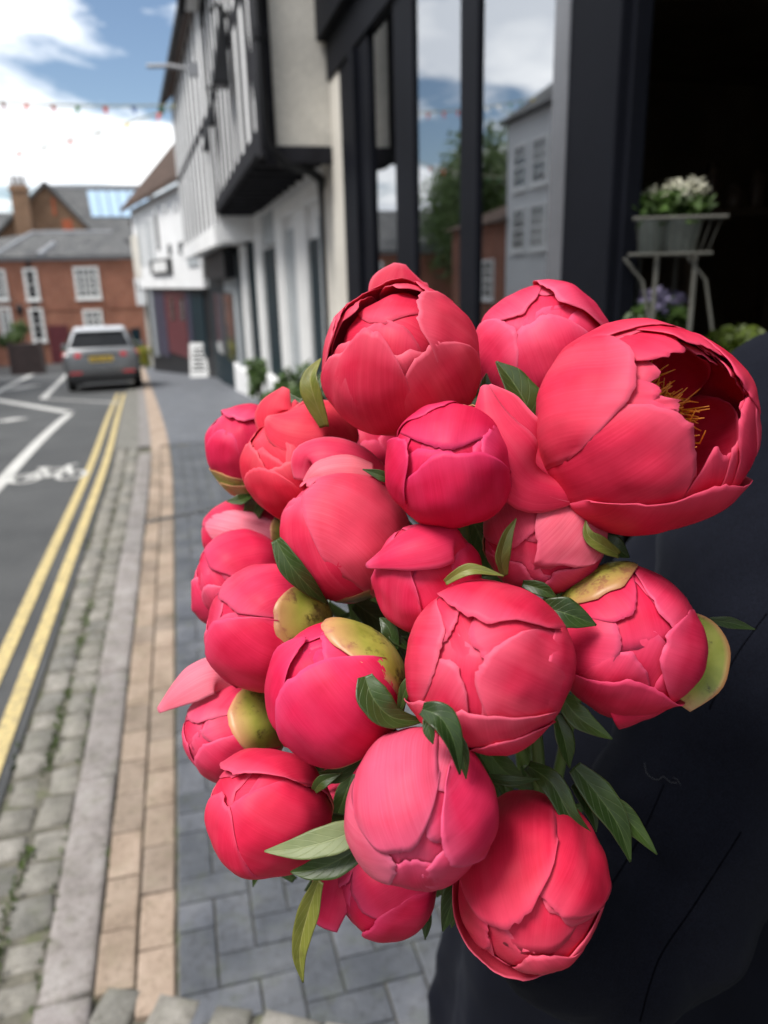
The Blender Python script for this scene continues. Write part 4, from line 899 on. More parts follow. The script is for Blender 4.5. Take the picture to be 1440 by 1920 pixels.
# sleeve: shoulder, elbow, wrist
sh = [rl(at_depth(*p)) for p in ((1580,735,.86),(1470,790,.79),(1425,1000,.73),(1370,1250,.68),(1300,1480,.665),(1235,1660,.66),(1150,1745,.64),(1060,1730,.615),(985,1690,.60))]
sh = cr_spline(sh, 40)
rad = [.085,.088,.086,.084,.083,.082,.074,.064,.056]; rad = [v.x for v in cr_spline([Vector((r_,0,0)) for r_ in rad], 40)]
rr = random.Random(2); 
for i in range(41):
    rad[i] *= 1+.05*math.sin(i*1.25)*(1 if 14 < i < 36 else .35)
slv = remeshed('sleeve', MB().tube(sh, rad, 24), M_COAT, person, .008, 4, .022, 9)
# body under the coat: head, neck, hand and legs as one surface
bd = MB()
nk = Vector((0,0,0))+Rh*.17
def V3(r_, d_, z): q = Rh*r_+Dh*d_; return Vector((q.x, q.y, z))
bd.tube([V3(.16,0,1.5), V3(.16,0,1.66)], .055, 14)
bd.loft([[tuple(V3(.165+.074*s*math.cos(a), -.01+.092*s*math.sin(a), z)) for a in [2*math.pi*k/18 for k in range(18)]] for z, s in ((1.60,.35),(1.63,.72),(1.68,.92),(1.74,1.0),(1.79,.98),(1.84,.8),(1.87,.45))])
bd.tube([V3(.165,-.095,1.755), V3(.165,-.122,1.722), V3(.165,-.10,1.712)], [.008,.015,.010], 8)
for s in (-1,1): bd.tube([V3(.165+s*.074,.0,1.75), V3(.165+s*.082,.012,1.72)], [.014,.012], 8)
for s in (-1,1): bd.tube([V3(.02+s*.1,0,1.0), V3(.02+s*.1,0,.5), V3(.02+s*.1,.02,.08)], [.085,.065,.05], 12)
w0 = sh[-1]; w1 = rl(at_depth(930, 1665, .60)); bd.tube([sh[-3], w0, w1], [.032,.03,.034], 12)
for k in range(5):
    o_ = at_depth(905-12*k, 1610+26*k, .60-.01*k); bd.tube([w1, rl(o_), rl(at_depth(885-8*k, 1600+24*k, .575)), rl(at_depth(900-6*k, 1596+24*k, .552))], [.014,.0095,.0088,.0075], 8)
bd.tube([V3(.16,0,1.55), V3(.12,0,1.4), V3(.04,0,1.15), V3(.02,0,.95)], [.055,.11,.11,.11], 14); bd.tube([V3(.12,0,1.42)]+sh[4::3]+[sh[-3]], .036, 10)
body_o = remeshed('body', bd, M_SKIN, person, .006, 4)
hr = MB().loft([[tuple(V3(.165+.083*s*math.cos(a), .012+.10*s*math.sin(a), z)) for a in [2*math.pi*k/18 for k in range(18)]] for z, s in ((1.78,.99),(1.82,.98),(1.86,.80),(1.885,.45),(1.892,.1))]); hr.build('hair', M_HAIR, person, True)
for s in (-1,1):
    MB().loft([[tuple(V3(.02+s*.1+w*math.cos(a), w*math.sin(a), z)) for a in [2*math.pi*k/14 for k in range(14)]] for z, w in ((.06,.085),(.3,.09),(.6,.105),(1.0,.12))]).build('trouser_leg', M_TROU, person, True)
    MB().loft([[tuple(V3(.02+s*.1+.045*w*math.cos(a), -.06+.13*w*math.sin(a), z)) for a in [2*math.pi*k/14 for k in range(14)]] for z, w in ((-.002,1),(.03,1.02),(.07,.8),(.1,.5))]).build('shoe', M_SHOE, person, True)
# ================================================================== peonies
def m_petal():
    nt = NT('peony_petal'); uv = nt.n('ShaderNodeUVMap'); uv.uv_map = 'UVMap'
    oi = nt.n('ShaderNodeObjectInfo')
    sx = nt.n('ShaderNodeSeparateXYZ'); nt.l(uv.outputs[0], sx.inputs[0])
    # fine veins that fan out from the base along the petal
    mp = nt.n('ShaderNodeMapping'); mp.inputs['Scale'].default_value = (105, 1.6, 1); nt.l(uv.outputs[0], mp.inputs[0])
    off = nt.n('ShaderNodeVectorMath', operation='ADD'); sc = nt.n('ShaderNodeVectorMath', operation='SCALE'); sc.inputs['Scale'].default_value = 37.0
    cmb_ = nt.n('ShaderNodeCombineXYZ'); [nt.l(oi.outputs['Random'], cmb_.inputs[i]) for i in range(3)]
    nt.l(cmb_.outputs[0], sc.inputs[0]); nt.l(mp.outputs[0], off.inputs[0]); nt.l(sc.outputs[0], off.inputs[1])
    vein = nt.noise(1.0, 3, off.outputs[0], .6)
    mp2 = nt.n('ShaderNodeMapping'); mp2.inputs['Scale'].default_value = (120, 7, 1); nt.l(uv.outputs[0], mp2.inputs[0]); vein2 = nt.noise(1.0, 2, mp2.outputs[0])
    g = nt.n('ShaderNodeNewGeometry')
    blot = nt.noise(48, 3, g.outputs['Position'])
    mp3 = nt.n('ShaderNodeMapping'); mp3.inputs['Scale'].default_value = (5, .9, 1); nt.l(off.outputs[0], mp3.inputs[0]) if False else nt.l(uv.outputs[0], mp3.inputs[0])
    off3 = nt.n('ShaderNodeVectorMath', operation='ADD'); nt.l(mp3.outputs[0], off3.inputs[0]); nt.l(sc.outputs[0], off3.inputs[1]); broad = nt.noise(1.0, 3, off3.outputs[0])
    v1 = nt.ramp(vein.outputs['Fac'], [(.15, (.645,.016,.060)), (.5, (.695,.022,.074)), (.88, (.745,.033,.096))])
    b1 = nt.ramp(blot.outputs['Fac'], [(.3, (.90,.80,.84)), (.7, (1.06,1.2,1.15))]); col = nt.mixc(1, v1.outputs[0], b1.outputs[0], 'MULTIPLY')
    fv = nt.ramp(vein2.outputs['Fac'], [(.32,(.975,.92,.94)),(.68,(1.015,1.07,1.05))]); col = nt.mixc(1, col, fv.outputs[0], 'MULTIPLY')
    # broad pale flashes running up the petal
    bf = nt.ramp(broad.outputs['Fac'], [(.45, (0,0,0)), (.9, (.40,.40,.40))]); col = nt.mixc(bf.outputs[0], col, (.84,.115,.19))
    # paler margin
    at = nt.n('ShaderNodeAttribute'); at.attribute_name = 'edge'
    er = nt.ramp(at.outputs['Fac'], [(.86, (0,0,0)), (.97, (.30,.30,.30)), (1.0, (.6,.6,.6))]); col = nt.mixc(er.outputs[0], col, (.84,.13,.25))
    # yellowish green at the base of a petal
    br_ = nt.ramp(sx.outputs['Y'], [(.10, (.55,.55,.55)), (.26, (0,0,0))]); col = nt.mixc(br_.outputs[0], col, (.74,.36,.20))
    # pale, streaked petals where asked for (object colour alpha channel carries it)
    pa = nt.n('ShaderNodeAttribute'); pa.attribute_name = 'pale'
    st = nt.ramp(vein.outputs['Fac'], [(.3,(.5,.5,.5)),(.7,(.95,.95,.95))]); pm = nt.n('ShaderNodeMath', operation='MULTIPLY'); nt.l(pa.outputs['Fac'], pm.inputs[0]); nt.l(st.outputs[0], pm.inputs[1])
    col = nt.mixc(pm.outputs[0], col, (.86,.27,.35))
    col = nt.mixc(1, col, oi.outputs['Color'], 'MULTIPLY')
    nt.l(col, nt.b.inputs['Base Color']); nt.b.inputs['Roughness'].default_value = .52; nt.b.inputs['Specular IOR Level'].default_value = .18
    nt.b.inputs['Sheen Weight'].default_value = .0; nt.b.inputs['Sheen Roughness'].default_value = .4; nt.b.inputs['Sheen Tint'].default_value = (1,.7,.78,1)
    ad = nt.n('ShaderNodeMath', operation='ADD'); nt.l(vein.outputs['Fac'], ad.inputs[0]); nt.l(vein2.outputs['Fac'], ad.inputs[1])
    nt.bump(ad.outputs[0], .07, .0006)
    t = nt.n('ShaderNodeBsdfTranslucent'); tcx = nt.mixc(1, col, (1.1,.7,.5), 'MULTIPLY'); nt.l(tcx, t.inputs[0])
    mx = nt.n('ShaderNodeMixShader'); mx.inputs[0].default_value = .20
    nt.l(nt.b.outputs[0], mx.inputs[1]); nt.l(t.outputs[0], mx.inputs[2]); nt.l(mx.outputs[0], nt.out.inputs[0]); return nt.m
def m_sepal():
    nt = NT('sepal_green'); uv = nt.n('ShaderNodeUVMap'); uv.uv_map = 'UVMap'; g = nt.n('ShaderNodeNewGeometry'); oi = nt.n('ShaderNodeObjectInfo')
    a = nt.noise(34, 4, g.outputs['Position']); b = nt.noise(230, 4, g.outputs['Position'], .7); d = nt.noise(62, 3, g.outputs['Position'])
    c1 = nt.ramp(a.outputs['Fac'], [(.3, (.17,.20,.024)), (.52, (.29,.31,.05)), (.74, (.43,.40,.10))])
    sp = nt.ramp(b.outputs['Fac'], [(.42, (.06,.045,.02)), (.52, (1,1,1))]); dm = nt.ramp(d.outputs['Fac'], [(.50, (0,0,0)), (.60, (1,1,1))])
    col = nt.mixc(dm.outputs[0], c1.outputs[0], nt.mixc(.75, c1.outputs[0], sp.outputs[0], 'MULTIPLY'))
    bz = nt.ramp(d.outputs['Fac'], [(.56, (0,0,0)), (.70, (.65,.65,.65))]); col = nt.mixc(bz.outputs[0], col, (.09,.05,.025))
    at = nt.n('ShaderNodeAttribute'); at.attribute_name = 'edge'; er = nt.ramp(at.outputs['Fac'], [(.78, (0,0,0)), (1.0, (.75,.75,.75))]); col = nt.mixc(er.outputs[0], col, (.55,.20,.13))
    rr = nt.ramp(oi.outputs['Random'], [(0,(.8,.85,.7)),(1,(1.15,1.1,1.2))]); col = nt.mixc(1, col, rr.outputs[0], 'MULTIPLY')
    nt.l(col, nt.b.inputs['Base Color']); nt.b.inputs['Roughness'].default_value = .45; nt.bump(a.outputs['Fac'], .12, .003); return nt.m
def m_leaf(name, c0, c1, vc, rough=.38):
    nt = NT(name); uv = nt.n('ShaderNodeUVMap'); uv.uv_map = 'UVMap'; sx = nt.n('ShaderNodeSeparateXYZ'); nt.l(uv.outputs[0], sx.inputs[0]); g = nt.n('ShaderNodeNewGeometry')
    a = nt.noise(60, 4, g.outputs['Position']); oi = nt.n('ShaderNodeObjectInfo')
    c = nt.ramp(a.outputs['Fac'], [(.3, c0), (.7, c1)]).outputs[0]
    # side veins: waves along |u|+v ; mid rib at u = .5
    ab = nt.n('ShaderNodeMath', operation='SUBTRACT'); nt.l(sx.outputs['X'], ab.inputs[0]); ab.inputs[1].default_value = .5
    ab2 = nt.n('ShaderNodeMath', operation='ABSOLUTE'); nt.l(ab.outputs[0], ab2.inputs[0])
    k = nt.n('ShaderNodeMath', operation='MULTIPLY_ADD'); nt.l(ab2.outputs[0], k.inputs[0]); k.inputs[1].default_value = -.55; nt.l(sx.outputs['Y'], k.inputs[2])
    w = nt.n('ShaderNodeMath', operation='MULTIPLY'); nt.l(k.outputs[0], w.inputs[0]); w.inputs[1].default_value = 44.0
    s_ = nt.n('ShaderNodeMath', operation='SINE'); nt.l(w.outputs[0], s_.inputs[0]); vr = nt.ramp(s_.outputs[0], [(.90,(0,0,0)),(.985,(.5,.5,.5))])
    mr = nt.ramp(ab2.outputs[0], [(.012,(.9,.9,.9)),(.035,(0,0,0))]); vm = nt.mixc(1, vr.outputs[0], mr.outputs[0], 'ADD')
    c = nt.mixc(vm, c, vc)
    at = nt.n('ShaderNodeAttribute'); at.attribute_name = 'edge'; er = nt.ramp(at.outputs['Fac'], [(.93,(0,0,0)),(1,(.45,.45,.45))]); c = nt.mixc(er.outputs[0], c, (.10,.085,.03))
    spn = nt.noise(26, 3, g.outputs['Position']); spm = nt.ramp(spn.outputs['Fac'], [(.70,(0,0,0)),(.76,(.7,.7,.7))]); c = nt.mixc(spm.outputs[0], c, (.05,.032,.015))
    rr = nt.ramp(oi.outputs['Random'], [(0,(.75,.8,.75)),(1,(1.25,1.2,1.1))]); c = nt.mixc(1, c, rr.outputs[0], 'MULTIPLY')
    nt.l(c, nt.b.inputs['Base Color']); nt.b.inputs['Roughness'].default_value = rough
    nt.bump(vm, .35, -.0012)
    t = nt.n('ShaderNodeBsdfTranslucent'); nt.l(c, t.inputs[0]); mx = nt.n('ShaderNodeMixShader'); mx.inputs[0].default_value = .18
    nt.l(nt.b.outputs[0], mx.inputs[1]); nt.l(t.outputs[0], mx.inputs[2]); nt.l(mx.outputs[0], nt.out.inputs[0]); return nt.m
M_PETAL = m_petal(); M_SEPAL = m_sepal()
M_LEAF = m_leaf('peony_leaf', (.022,.046,.010), (.046,.084,.018), (.09,.135,.045))
M_LEAFP = m_leaf('peony_leaf_pale', (.13,.17,.07), (.21,.25,.11), (.24,.28,.14), .5)
M_LEAFO = m_leaf('peony_leaf_olive', (.10,.12,.02), (.19,.20,.04), (.24,.24,.08), .45)
M_STEM = mat_simple('stem', (.09,.14,.035), .45, .25, 20, .05)
M_STAMEN = mat_simple('stamen', (.70,.22,.015), .5, .3, 300, 0)

def finish_surface(name, V, nu, nv, uvs, edge, mat, parent, pale=0.0, thick=.00045, sub=1):
    me = bpy.data.meshes.new(name); Fc = []
    for j in range(nv):
        for i in range(nu):
            a = j*(nu+1)+i; Fc.append((a, a+1, a+nu+2, a+nu+1))
    me.from_pydata([tuple(v) for v in V], [], Fc); me.polygons.foreach_set('use_smooth', [True]*len(me.polygons))
    ul = me.uv_layers.new(name='UVMap'); li = [l.vertex_index for l in me.loops]
    ul.data.foreach_set('uv', [c for k in li for c in uvs[k]])
    at = me.attributes.new('edge', 'FLOAT', 'POINT'); at.data.foreach_set('value', edge)
    if pale: pa = me.attributes.new('pale', 'FLOAT', 'POINT'); pa.data.foreach_set('value', [pale*min(1, max(0, 1.4-abs(uvs[k][1]-.6)*2.0)) for k in range(len(V))])
    me.materials.append(mat); o = bpy.data.objects.new(name, me); C.objects.link(o); o.parent = parent
    if thick: md = o.modifiers.new('t', 'SOLIDIFY'); md.thickness = thick; md.offset = 0; md.use_rim = True
    return o
def nz(x, y=0.0, z=0.0): return mnoise.noise((x, y, z))

TONES = dict(F6=(.95,.6,.95), F15=(.98,.65,.98), F18=(1.02,1.35,1.4), F7=(1.02,1.3,1.15), F5=(1.02,1.15,.8), F1=(1.0,1.2,1.0), F2=(1.02,1.2,1.2), F3=(1.0,1.0,.95), F12=(1.02,1.15,1.1),
    F13=(1.02,1.2,1.08), F14=(.98,.9,1.02), F20=(.9,.7,.95), F17=(1.0,1.05,1.0), F19=(1.02,1.05,.95), F16=(1.02,1.3,1.25), F4=(.98,1.0,1.15), F8=(1,1.1,1.1), F9=(1.02,1.2,1.2), F10=(1.0,1.05,1.1), F11=(1.0,.95,1.1), F21=(.9,.8,.9), F22=(.95,.8,1))
class Globe:
    """a peony head: centre, radius, axis; petals are cupped patches that run from the stalk towards the apex"""
    def __init__(s, px, py, rpx, depth, apex, el=1.0, sgn=1, label='', seed=0, label_key=''):
        s.c = at_depth(px, py, depth); s.R = .965*rpx*depth/F; s.tone = TONES.get(label_key, (1,1,1)); s.px, s.py, s.rpx, s.depth = px, py, rpx, depth
        s.el = el; s.seed = seed; s.r = random.Random(seed); s.k = 0
        s.axis = s.sph(apex[0], apex[1], sgn)
        s.root = empty('peony', s.c, label, 'peony', 'peonies in the bouquet')
        s.e1 = s.axis.orthogonal().normalized(); s.e2 = s.axis.cross(s.e1)
    def sph(s, x, y, sgn=1):                        # unit vector (world) from the centre to the globe point seen at a pixel
        vx, vy = (x-s.px)/s.rpx, -(y-s.py)/s.rpx; q = vx*vx+vy*vy
        if q > .995: k = math.sqrt(.995/q); vx *= k; vy *= k; q = .995
        # camera-facing basis along the ray to the centre
        d = ray(s.px, s.py).normalized(); up = MW @ Vector((0,1,0)); rt = d.cross(up).normalized(); up = rt.cross(d).normalized()
        return (rt*vx+up*vy-d*math.sqrt(1-q)*sgn).normalized()
    def ang(s, v): return math.degrees(math.acos(max(-1, min(1, v.dot(s.axis)))))
    def petal(s, tip=None, w=40, lay=1, via=None, th=None, over=False, lift=0.0, curl=0.0, rag=.05, pale=0.0, mat=None, name='petal', back=False, wb=.5, thb=172, cup=0.0, n=(26,32), tl=0.0, dent=.005, vs=1, pw=2.6):
        """tip: pixel of the petal tip; via: pixel that fixes the side it rises on; th: polar angle of the tip"""
        s.k += 1; sd = s.seed*13.7+s.k*3.31
        tv = s.sph(tip[0], tip[1]) if tip else None
        vv = s.sph(via[0], via[1], vs) if via else tv
        m = vv-s.axis*vv.dot(s.axis)
        m = m.normalized() if m.length > 1e-4 else s.e1
        if over: m = -m
        if th is None:
            th = s.ang(tv)
            if tv is not None and (tv-s.axis*tv.dot(s.axis)).dot(m) < 0: th = -th
        th = math.radians(th); tb = math.radians(thb); b = s.axis.cross(m)
        nu, nv = n; V = []; uvs = []; edge = []; W = math.radians(w)
        for j in range(nv+1):
            t = j/nv
            for i in range(nu+1):
                q = -1+2*i/nu
                # square -> rounded outline: rows near the tip bend so that the end is a broad arc
                tip_t = 1-.36*(1-math.sqrt(max(0.0, 1-.985*abs(q)**pw)))*(t**2.2)+rag*.8*nz(q*1.9+sd, 1.3)*t**6+rag*.16*nz(q*9+sd, 7.7)*t**10+.010*nz(q*23+sd, 3.3)*t**14
                tt = t*tip_t
                prof = (wb+(1-wb)*math.sin(min(1.0, tt/.62)*math.pi/2)) if tt < .62 else (1-.30*((tt-.62)/.38)**2.4)
                ww = W*prof*(1+.05*nz(t*3+sd, 3.1+(q > 0)*5))
                theta = tb+(th-tb)*tt; a = q*ww
                mm = s.axis*math.cos(theta)+m*math.sin(theta)
                P = mm*math.cos(a)+b*math.sin(a)
                e = max(abs(q), t)
                r = 1+lay*.024-.020*max(0, (e-.62)/.38)**2*(0 if name == 'sepal' else 1 if lay > 0 else .4)
                r += lift*max(0, t-.55)**2*4.9+curl*(abs(q)**4)*t
                r += .006*nz(q*3+sd, t*3)*1.5+dent*nz(q*1.7+sd, t*2.1, 4)+.004*nz(q*11+sd, t*2.0, 9)
                r += .016*max(0, (e-.86)/.14)**2*nz(q*5+sd, t*5, 2)+.004*nz(q*4.2+sd, t*.9, 6)*t
                r += cup*(q*q)*.1
                el = 1+(s.el-1)*abs(math.cos(theta))
                sh_ = .085*nz(P.x*1.25+s.seed*5.1, P.y*1.25, P.z*1.25)+.026*nz(P.x*3.4, P.y*3.4+s.seed*3.3, P.z*3.4)
                pt = P*(s.R*(r+sh_)); pt += s.axis*(pt.dot(s.axis)*(s.el-1))
                if tl: pt += (m*1.0)*(tl*s.R*max(0, t-.5)**2*4)       # whole end leans out
                V.append(pt); uvs.append((.5+q*.5*ww/1.0, tt)); edge.append(max(abs(q)**1.0, t))
        o = finish_surface(name, V, nu, nv, uvs, edge, mat or M_PETAL, s.root, pale)
        if not mat: j = s.r.uniform(-.22,.25); o.color = (s.tone[0], s.tone[1]*(1+j), s.tone[2]*(1+j*.5), 1)
        return o
    def core(s, n=6, op=12, lay=-2, w=62):
        """closed inner petals that fill the globe"""
        for i in range(n):
            a = 2*math.pi*(i+s.r.random()*.5)/n; m = s.e1*math.cos(a)+s.e2*math.sin(a)
            s.k += 1; v = m
            s._dir_petal(m, (op if op > 20 else -6)+s.r.uniform(-8, 8), w, lay-.8*(i % 3), 'petal')
    def ring(s, n=5, op=35, lay=.5, w=44, a0=0.0):
        for i in range(n):
            a = a0+2*math.pi*i/n; s._dir_petal(s.e1*math.cos(a)+s.e2*math.sin(a), op+s.r.uniform(-6,6), w, lay+s.r.uniform(-.3,.3), 'petal')
    def _dir_petal(s, m, th, w, lay, name):
        saved = s.sph; s.sph = lambda x, y, sg=1: m
        o = s.petal(via=(0,0), th=th, w=w, lay=lay, rag=.09, n=(14,18)); s.sph = saved; return o
    def sepal(s, tip=None, w=34, lay=3.0, **k):
        k.setdefault('wb', .7); k.setdefault('rag', .03); k.setdefault('n', (16,18)); k.setdefault('dent', .008)
        return s.petal(tip=tip, w=w, lay=lay, mat=M_SEPAL, name='sepal', **k)
    def free(s, spine, widths, nrm=(0,0,1), cup=.25, mat=None, name='petal', roll=0.0, rag=.05, n=(16,24), pale=0.0, edgewave=.03, twist=0.0):
        """petal or leaf along a spine of (px, py, depth offset towards the viewer in radii)"""
        o = free_blade(s.root, s.depth, s.R, spine, widths, nrm, cup, mat or M_PETAL, name, rag, n, pale, edgewave, twist, s.seed*7.1+s.k+len(spine))
        if not mat: j = s.r.uniform(0,.5); o.color = (s.tone[0], s.tone[1]*(1+j), s.tone[2]*(1+j*.6), 1)
        return o
    def leaf(s, spine, w, mat=None, fold=.35, off=0.0, **k):
        m_ = len(spine); wd = [max(.06, math.sin(math.pi*(.10+.90*i/(m_-1))**.8))*w*.5 for i in range(m_)]
        sp = [(p[0], p[1], (p[2] if len(p) > 2 else 0)+off) for p in spine]; s.k += 1
        sd = s.seed*3.3+s.k; rr = random.Random(sd)
        return free_blade(s.root, s.depth, s.R, sp, wd, k.pop('nrm', (rr.uniform(-.35,.35), rr.uniform(-.1,.5), 1)), fold, mat or M_LEAF, 'leaf', 0.0, (12, 22), 0, .05, 0, sd, vfold=True, leaf=True)
    def stem(s, to, r=.0042):
        a = -s.axis*s.R*.93*s.el; e = Vector(to)-s.c; mid = a-s.axis*(e-a).length*.38
        P = [a*((1-t)**2)+mid*(2*t*(1-t))+e*(t*t) for t in [i/14 for i in range(15)]]
        return MB().tube(P, r, 8).build('stem', M_STEM, s.root, True)

def free_blade(root, depth, Rr, spine, widths, nrm, cup, mat, name, rag, n, pale, edgewave, twist, sd, vfold=False, leaf=False):
    nu, nv = n; c = root.location
    P = cr_spline([at_depth(p[0], p[1], depth-(p[2] if len(p) > 2 else 0)*Rr)-c for p in spine], nv)
    Wd = cr_spline([Vector((w*depth/F, 0, 0)) for w in widths], nv)
    vw = (MW @ Vector(nrm)).normalized(); V = []; uvs = []; edge = []
    for j in range(nv+1):
        t = j/nv; T = (P[min(j+1,nv)]-P[max(j-1,0)]).normalized(); B = T.cross(vw).normalized(); N = B.cross(T).normalized()
        if twist: an = twist*t; B, N = B*math.cos(an)+N*math.sin(an), N*math.cos(an)-B*math.sin(an)
        w = max(.0004, Wd[j].x)
        for i in range(nu+1):
            q = -1+2*i/nu
            h = -(abs(q)-.3 if vfold else q*q)*cup*w if not leaf else -abs(q)*-cup*w
            h += edgewave*w*nz(t*5+sd, q*1.5)*abs(q)*2
            ex = T*(rag*w*nz(q*3+sd, t)*t**5)
            ww = w*(1+.10*nz(t*6+sd, 2.2+(q > 0)*4)*(1 if leaf else .5))
            V.append(P[j]+B*q*ww+N*h+ex); uvs.append((.5+q*.5, t) if leaf else (.5+q*.35, .35+.6*t)); edge.append(max(abs(q), t if not leaf else 0))
    return finish_surface(name, V, nu, nv, uvs, edge, mat, root, pale, .0004)
BUNCH = at_depth(1000, 1640, .585)
FL = {}
def mk(key, px, py, r, d, apex, label, el=1.0, sgn=1):
    g = Globe(px, py, r, d, apex, el, sgn, label, seed=len(FL)+3, label_key=key); FL[key] = g; g.stem(BUNCH+Vector((rnd.uniform(-.02,.02), rnd.uniform(-.02,.02), rnd.uniform(-.02,.02)))); return g

# -- half-open bloom in front of the shop window
g = mk('F1', 752, 674, 144, 0.455, (712,585), 'half-open coral peony with a deep red hollow, in front of the shop window')
g.core(6, 12, -7.5, 46); g.ring(5, 40, -2.2, 36)
g.petal((822,592), 40, 2.6, via=(815,700)); g.petal((692,628), 33, 2.2, via=(690,720), lift=.02); g.petal((634,645), 28, 2.6, via=(640,700))
g.petal((770,566), 42, 1.2, via=(860,620), lift=.04); g.petal(via=(850,560), th=46, w=40, lay=.8, vs=-1)
g.petal(via=(620,600), th=42, w=40, lay=1.4); g.petal(via=(660,560), th=44, w=38, lay=.6, vs=-1); g.petal(via=(610,640), th=48, w=34, lay=2.0, vs=-1)
g.petal(via=(740,560), th=50, w=34, lay=1.0, vs=-1)
g.free([(752,640,-.95),(748,560,-1.0),(745,525,-1.0),(750,494,-1.0)], [40,62,55,12], (0,.15,1), .15)

g.leaf([(610,800,-.8),(588,740,-.6),(583,705,-.6),(602,672,-.7)], 46, M_LEAFO, nrm=(-.5,0,1))
g.sepal((745,812), 30, 2.0, via=(745,812))

# -- round bud beside the charcoal post
g = mk('F2', 1016, 668, 128, 0.5, (1000,596), 'round coral peony bud with a pinched opening, in front of the charcoal post')
g.core(5, 10, -1.5); g.petal((1046,580), 48, 2.6, lift=.05, via=(1090,560)); g.petal((1004,606), 46, 1.6, via=(1040,700)); g.petal((962,600), 42, 2.2, via=(920,660))
g.petal((985,580), 36, 1.0, via=(960,560)); g.petal((990,612), 30, .6, via=(985,700), pale=.3); g.ring(4, 34, .2, 46)
g.leaf([(985,800,.9),(985,760,1.0),(958,712,1.0),(930,678,.95)], 66, nrm=(.4,.1,1)); g.leaf([(960,800,.6),(915,740,.7),(912,700,.7)], 34); g.leaf([(985,835,1.0),(1010,812,1.0),(1045,800,1.0)], 40)

# -- big open bloom with stamens
g = mk('F3', 1204, 804, 193, 0.412, (1326,760), 'largest coral peony, opened wide to show orange stamens')
g.ring(8, 36, -2.4, 30, .3); g.ring(5, 52, -5.0, 36, .8)
g.petal((1194,745), 40, 3.0, via=(1060,730), rag=.03); g.petal((1276,800), 42, 2.0, via=(1130,900)); g.petal((1286,892), 56, 3.2, via=(1250,990), rag=.08, lift=.05)
g.petal((1215,622), 46, 3.2, via=(1180,600), vs=-1, rag=.03); g.petal((1305,668), 36, 2.0, via=(1270,610), vs=-1, rag=.07); g.petal((1246,690), 28, .4, via=(1190,640), rag=.1)
g.petal((1362,735), 34, 2.6, via=(1390,690), vs=-1); g.petal((1366,800), 36, 1.6, via=(1405,830)); g.petal(via=(1405,770), th=34, w=36, lay=2.2, vs=-1); g.petal(via=(1400,740), th=30, w=26, lay=.6, vs=-1, rag=.1)
g.petal((1346,850), 32, .4, via=(1390,900), rag=.1); g.petal((1304,852), 26, -.6, via=(1310,960), rag=.1); g.petal((1242,728), 24, .2, via=(1150,760), rag=.16, dent=.035); g.petal((1250,760), 22, -.6, via=(1150,790), rag=.16, dent=.03); g.petal((1330,690), 24, -.4, via=(1340,640), rag=.14, vs=-1)
g.petal(via=(1398,800), th=27, w=30, lay=-.6, rag=.12); g.petal(via=(1390,700), th=31, w=30, lay=-1.2, vs=-1, rag=.12); g.petal(via=(1375,890), th=33, w=28, lay=-1.0, rag=.12); g.petal(via=(1330,620), th=34, w=28, lay=-1.4, vs=-1, rag=.12)
g.petal(via=(1100,620), th=62, w=40, lay=1.4, vs=-1); g.petal(via=(1080,930), th=60, w=40, lay=1.0)
rr = random.Random(5); stm = MB()
for k in range(330):
    a = rr.uniform(0, 6.283); ro = math.sqrt(rr.random())*.34; b0 = g.axis*(-.42*g.R)+(g.e1*math.cos(a)+g.e2*math.sin(a))*ro*g.R*.7
    dv = (g.axis+(g.e1*math.cos(a)+g.e2*math.sin(a))*(ro*1.1)+Vector((rr.gauss(0,.12),rr.gauss(0,.12),rr.gauss(0,.12)))).normalized(); L = g.R*rr.uniform(.5,.86)
    stm.tube([b0, b0+dv*L*.5+Vector((rr.gauss(0,.002),rr.gauss(0,.002),rr.gauss(0,.002))), b0+dv*L*.8+Vector((rr.gauss(0,.002),rr.gauss(0,.002),rr.gauss(0,.002))), b0+dv*L+Vector((rr.gauss(0,.004),rr.gauss(0,.004),rr.gauss(0,.004)))], [.0004,.00045,.0007,.0003], 6)
tag(stm.build('stamens', M_STAMEN, g.root, True), kind='stuff')
# loose guard petals on the stalk side
g.free([(1085,925,.10),(1000,905,.30),(950,850,.45),(915,790,.40),(907,722,.2)], [16,52,54,40,8], (-.5,.35,1), .55)
g.free([(1085,915,-.05),(1010,872,.05),(965,820,.15),(935,760,.1),(915,722,.0)], [40,62,54,38,6], (.3,.3,1), -.35)

# -- small bud at the edge, held in a green cup
g = mk('F4', 463, 845, 76, .585, (462,775), 'small coral peony bud in a green sepal cup, outermost over the pavement', 1.12)
g.core(5, 8, -1); g.petal((446,800), 52, 2.4, lift=.08, over=True, via=(446,800), rag=.06); g.petal((412,806), 34, 1.8, via=(415,850)); g.petal((470,770), 60, .9, via=(470,850)); g.ring(4, 30, .2, 46)
g.sepal((407,882), 44, 2.6, via=(420,900)); g.sepal((470,905), 42, 3.0, via=(465,920)); g.sepal(via=(430,900), th=125, w=44, lay=2.5, vs=-1)
g.leaf([(470,930,.3),(450,938,.5),(425,940,.5)], 22)

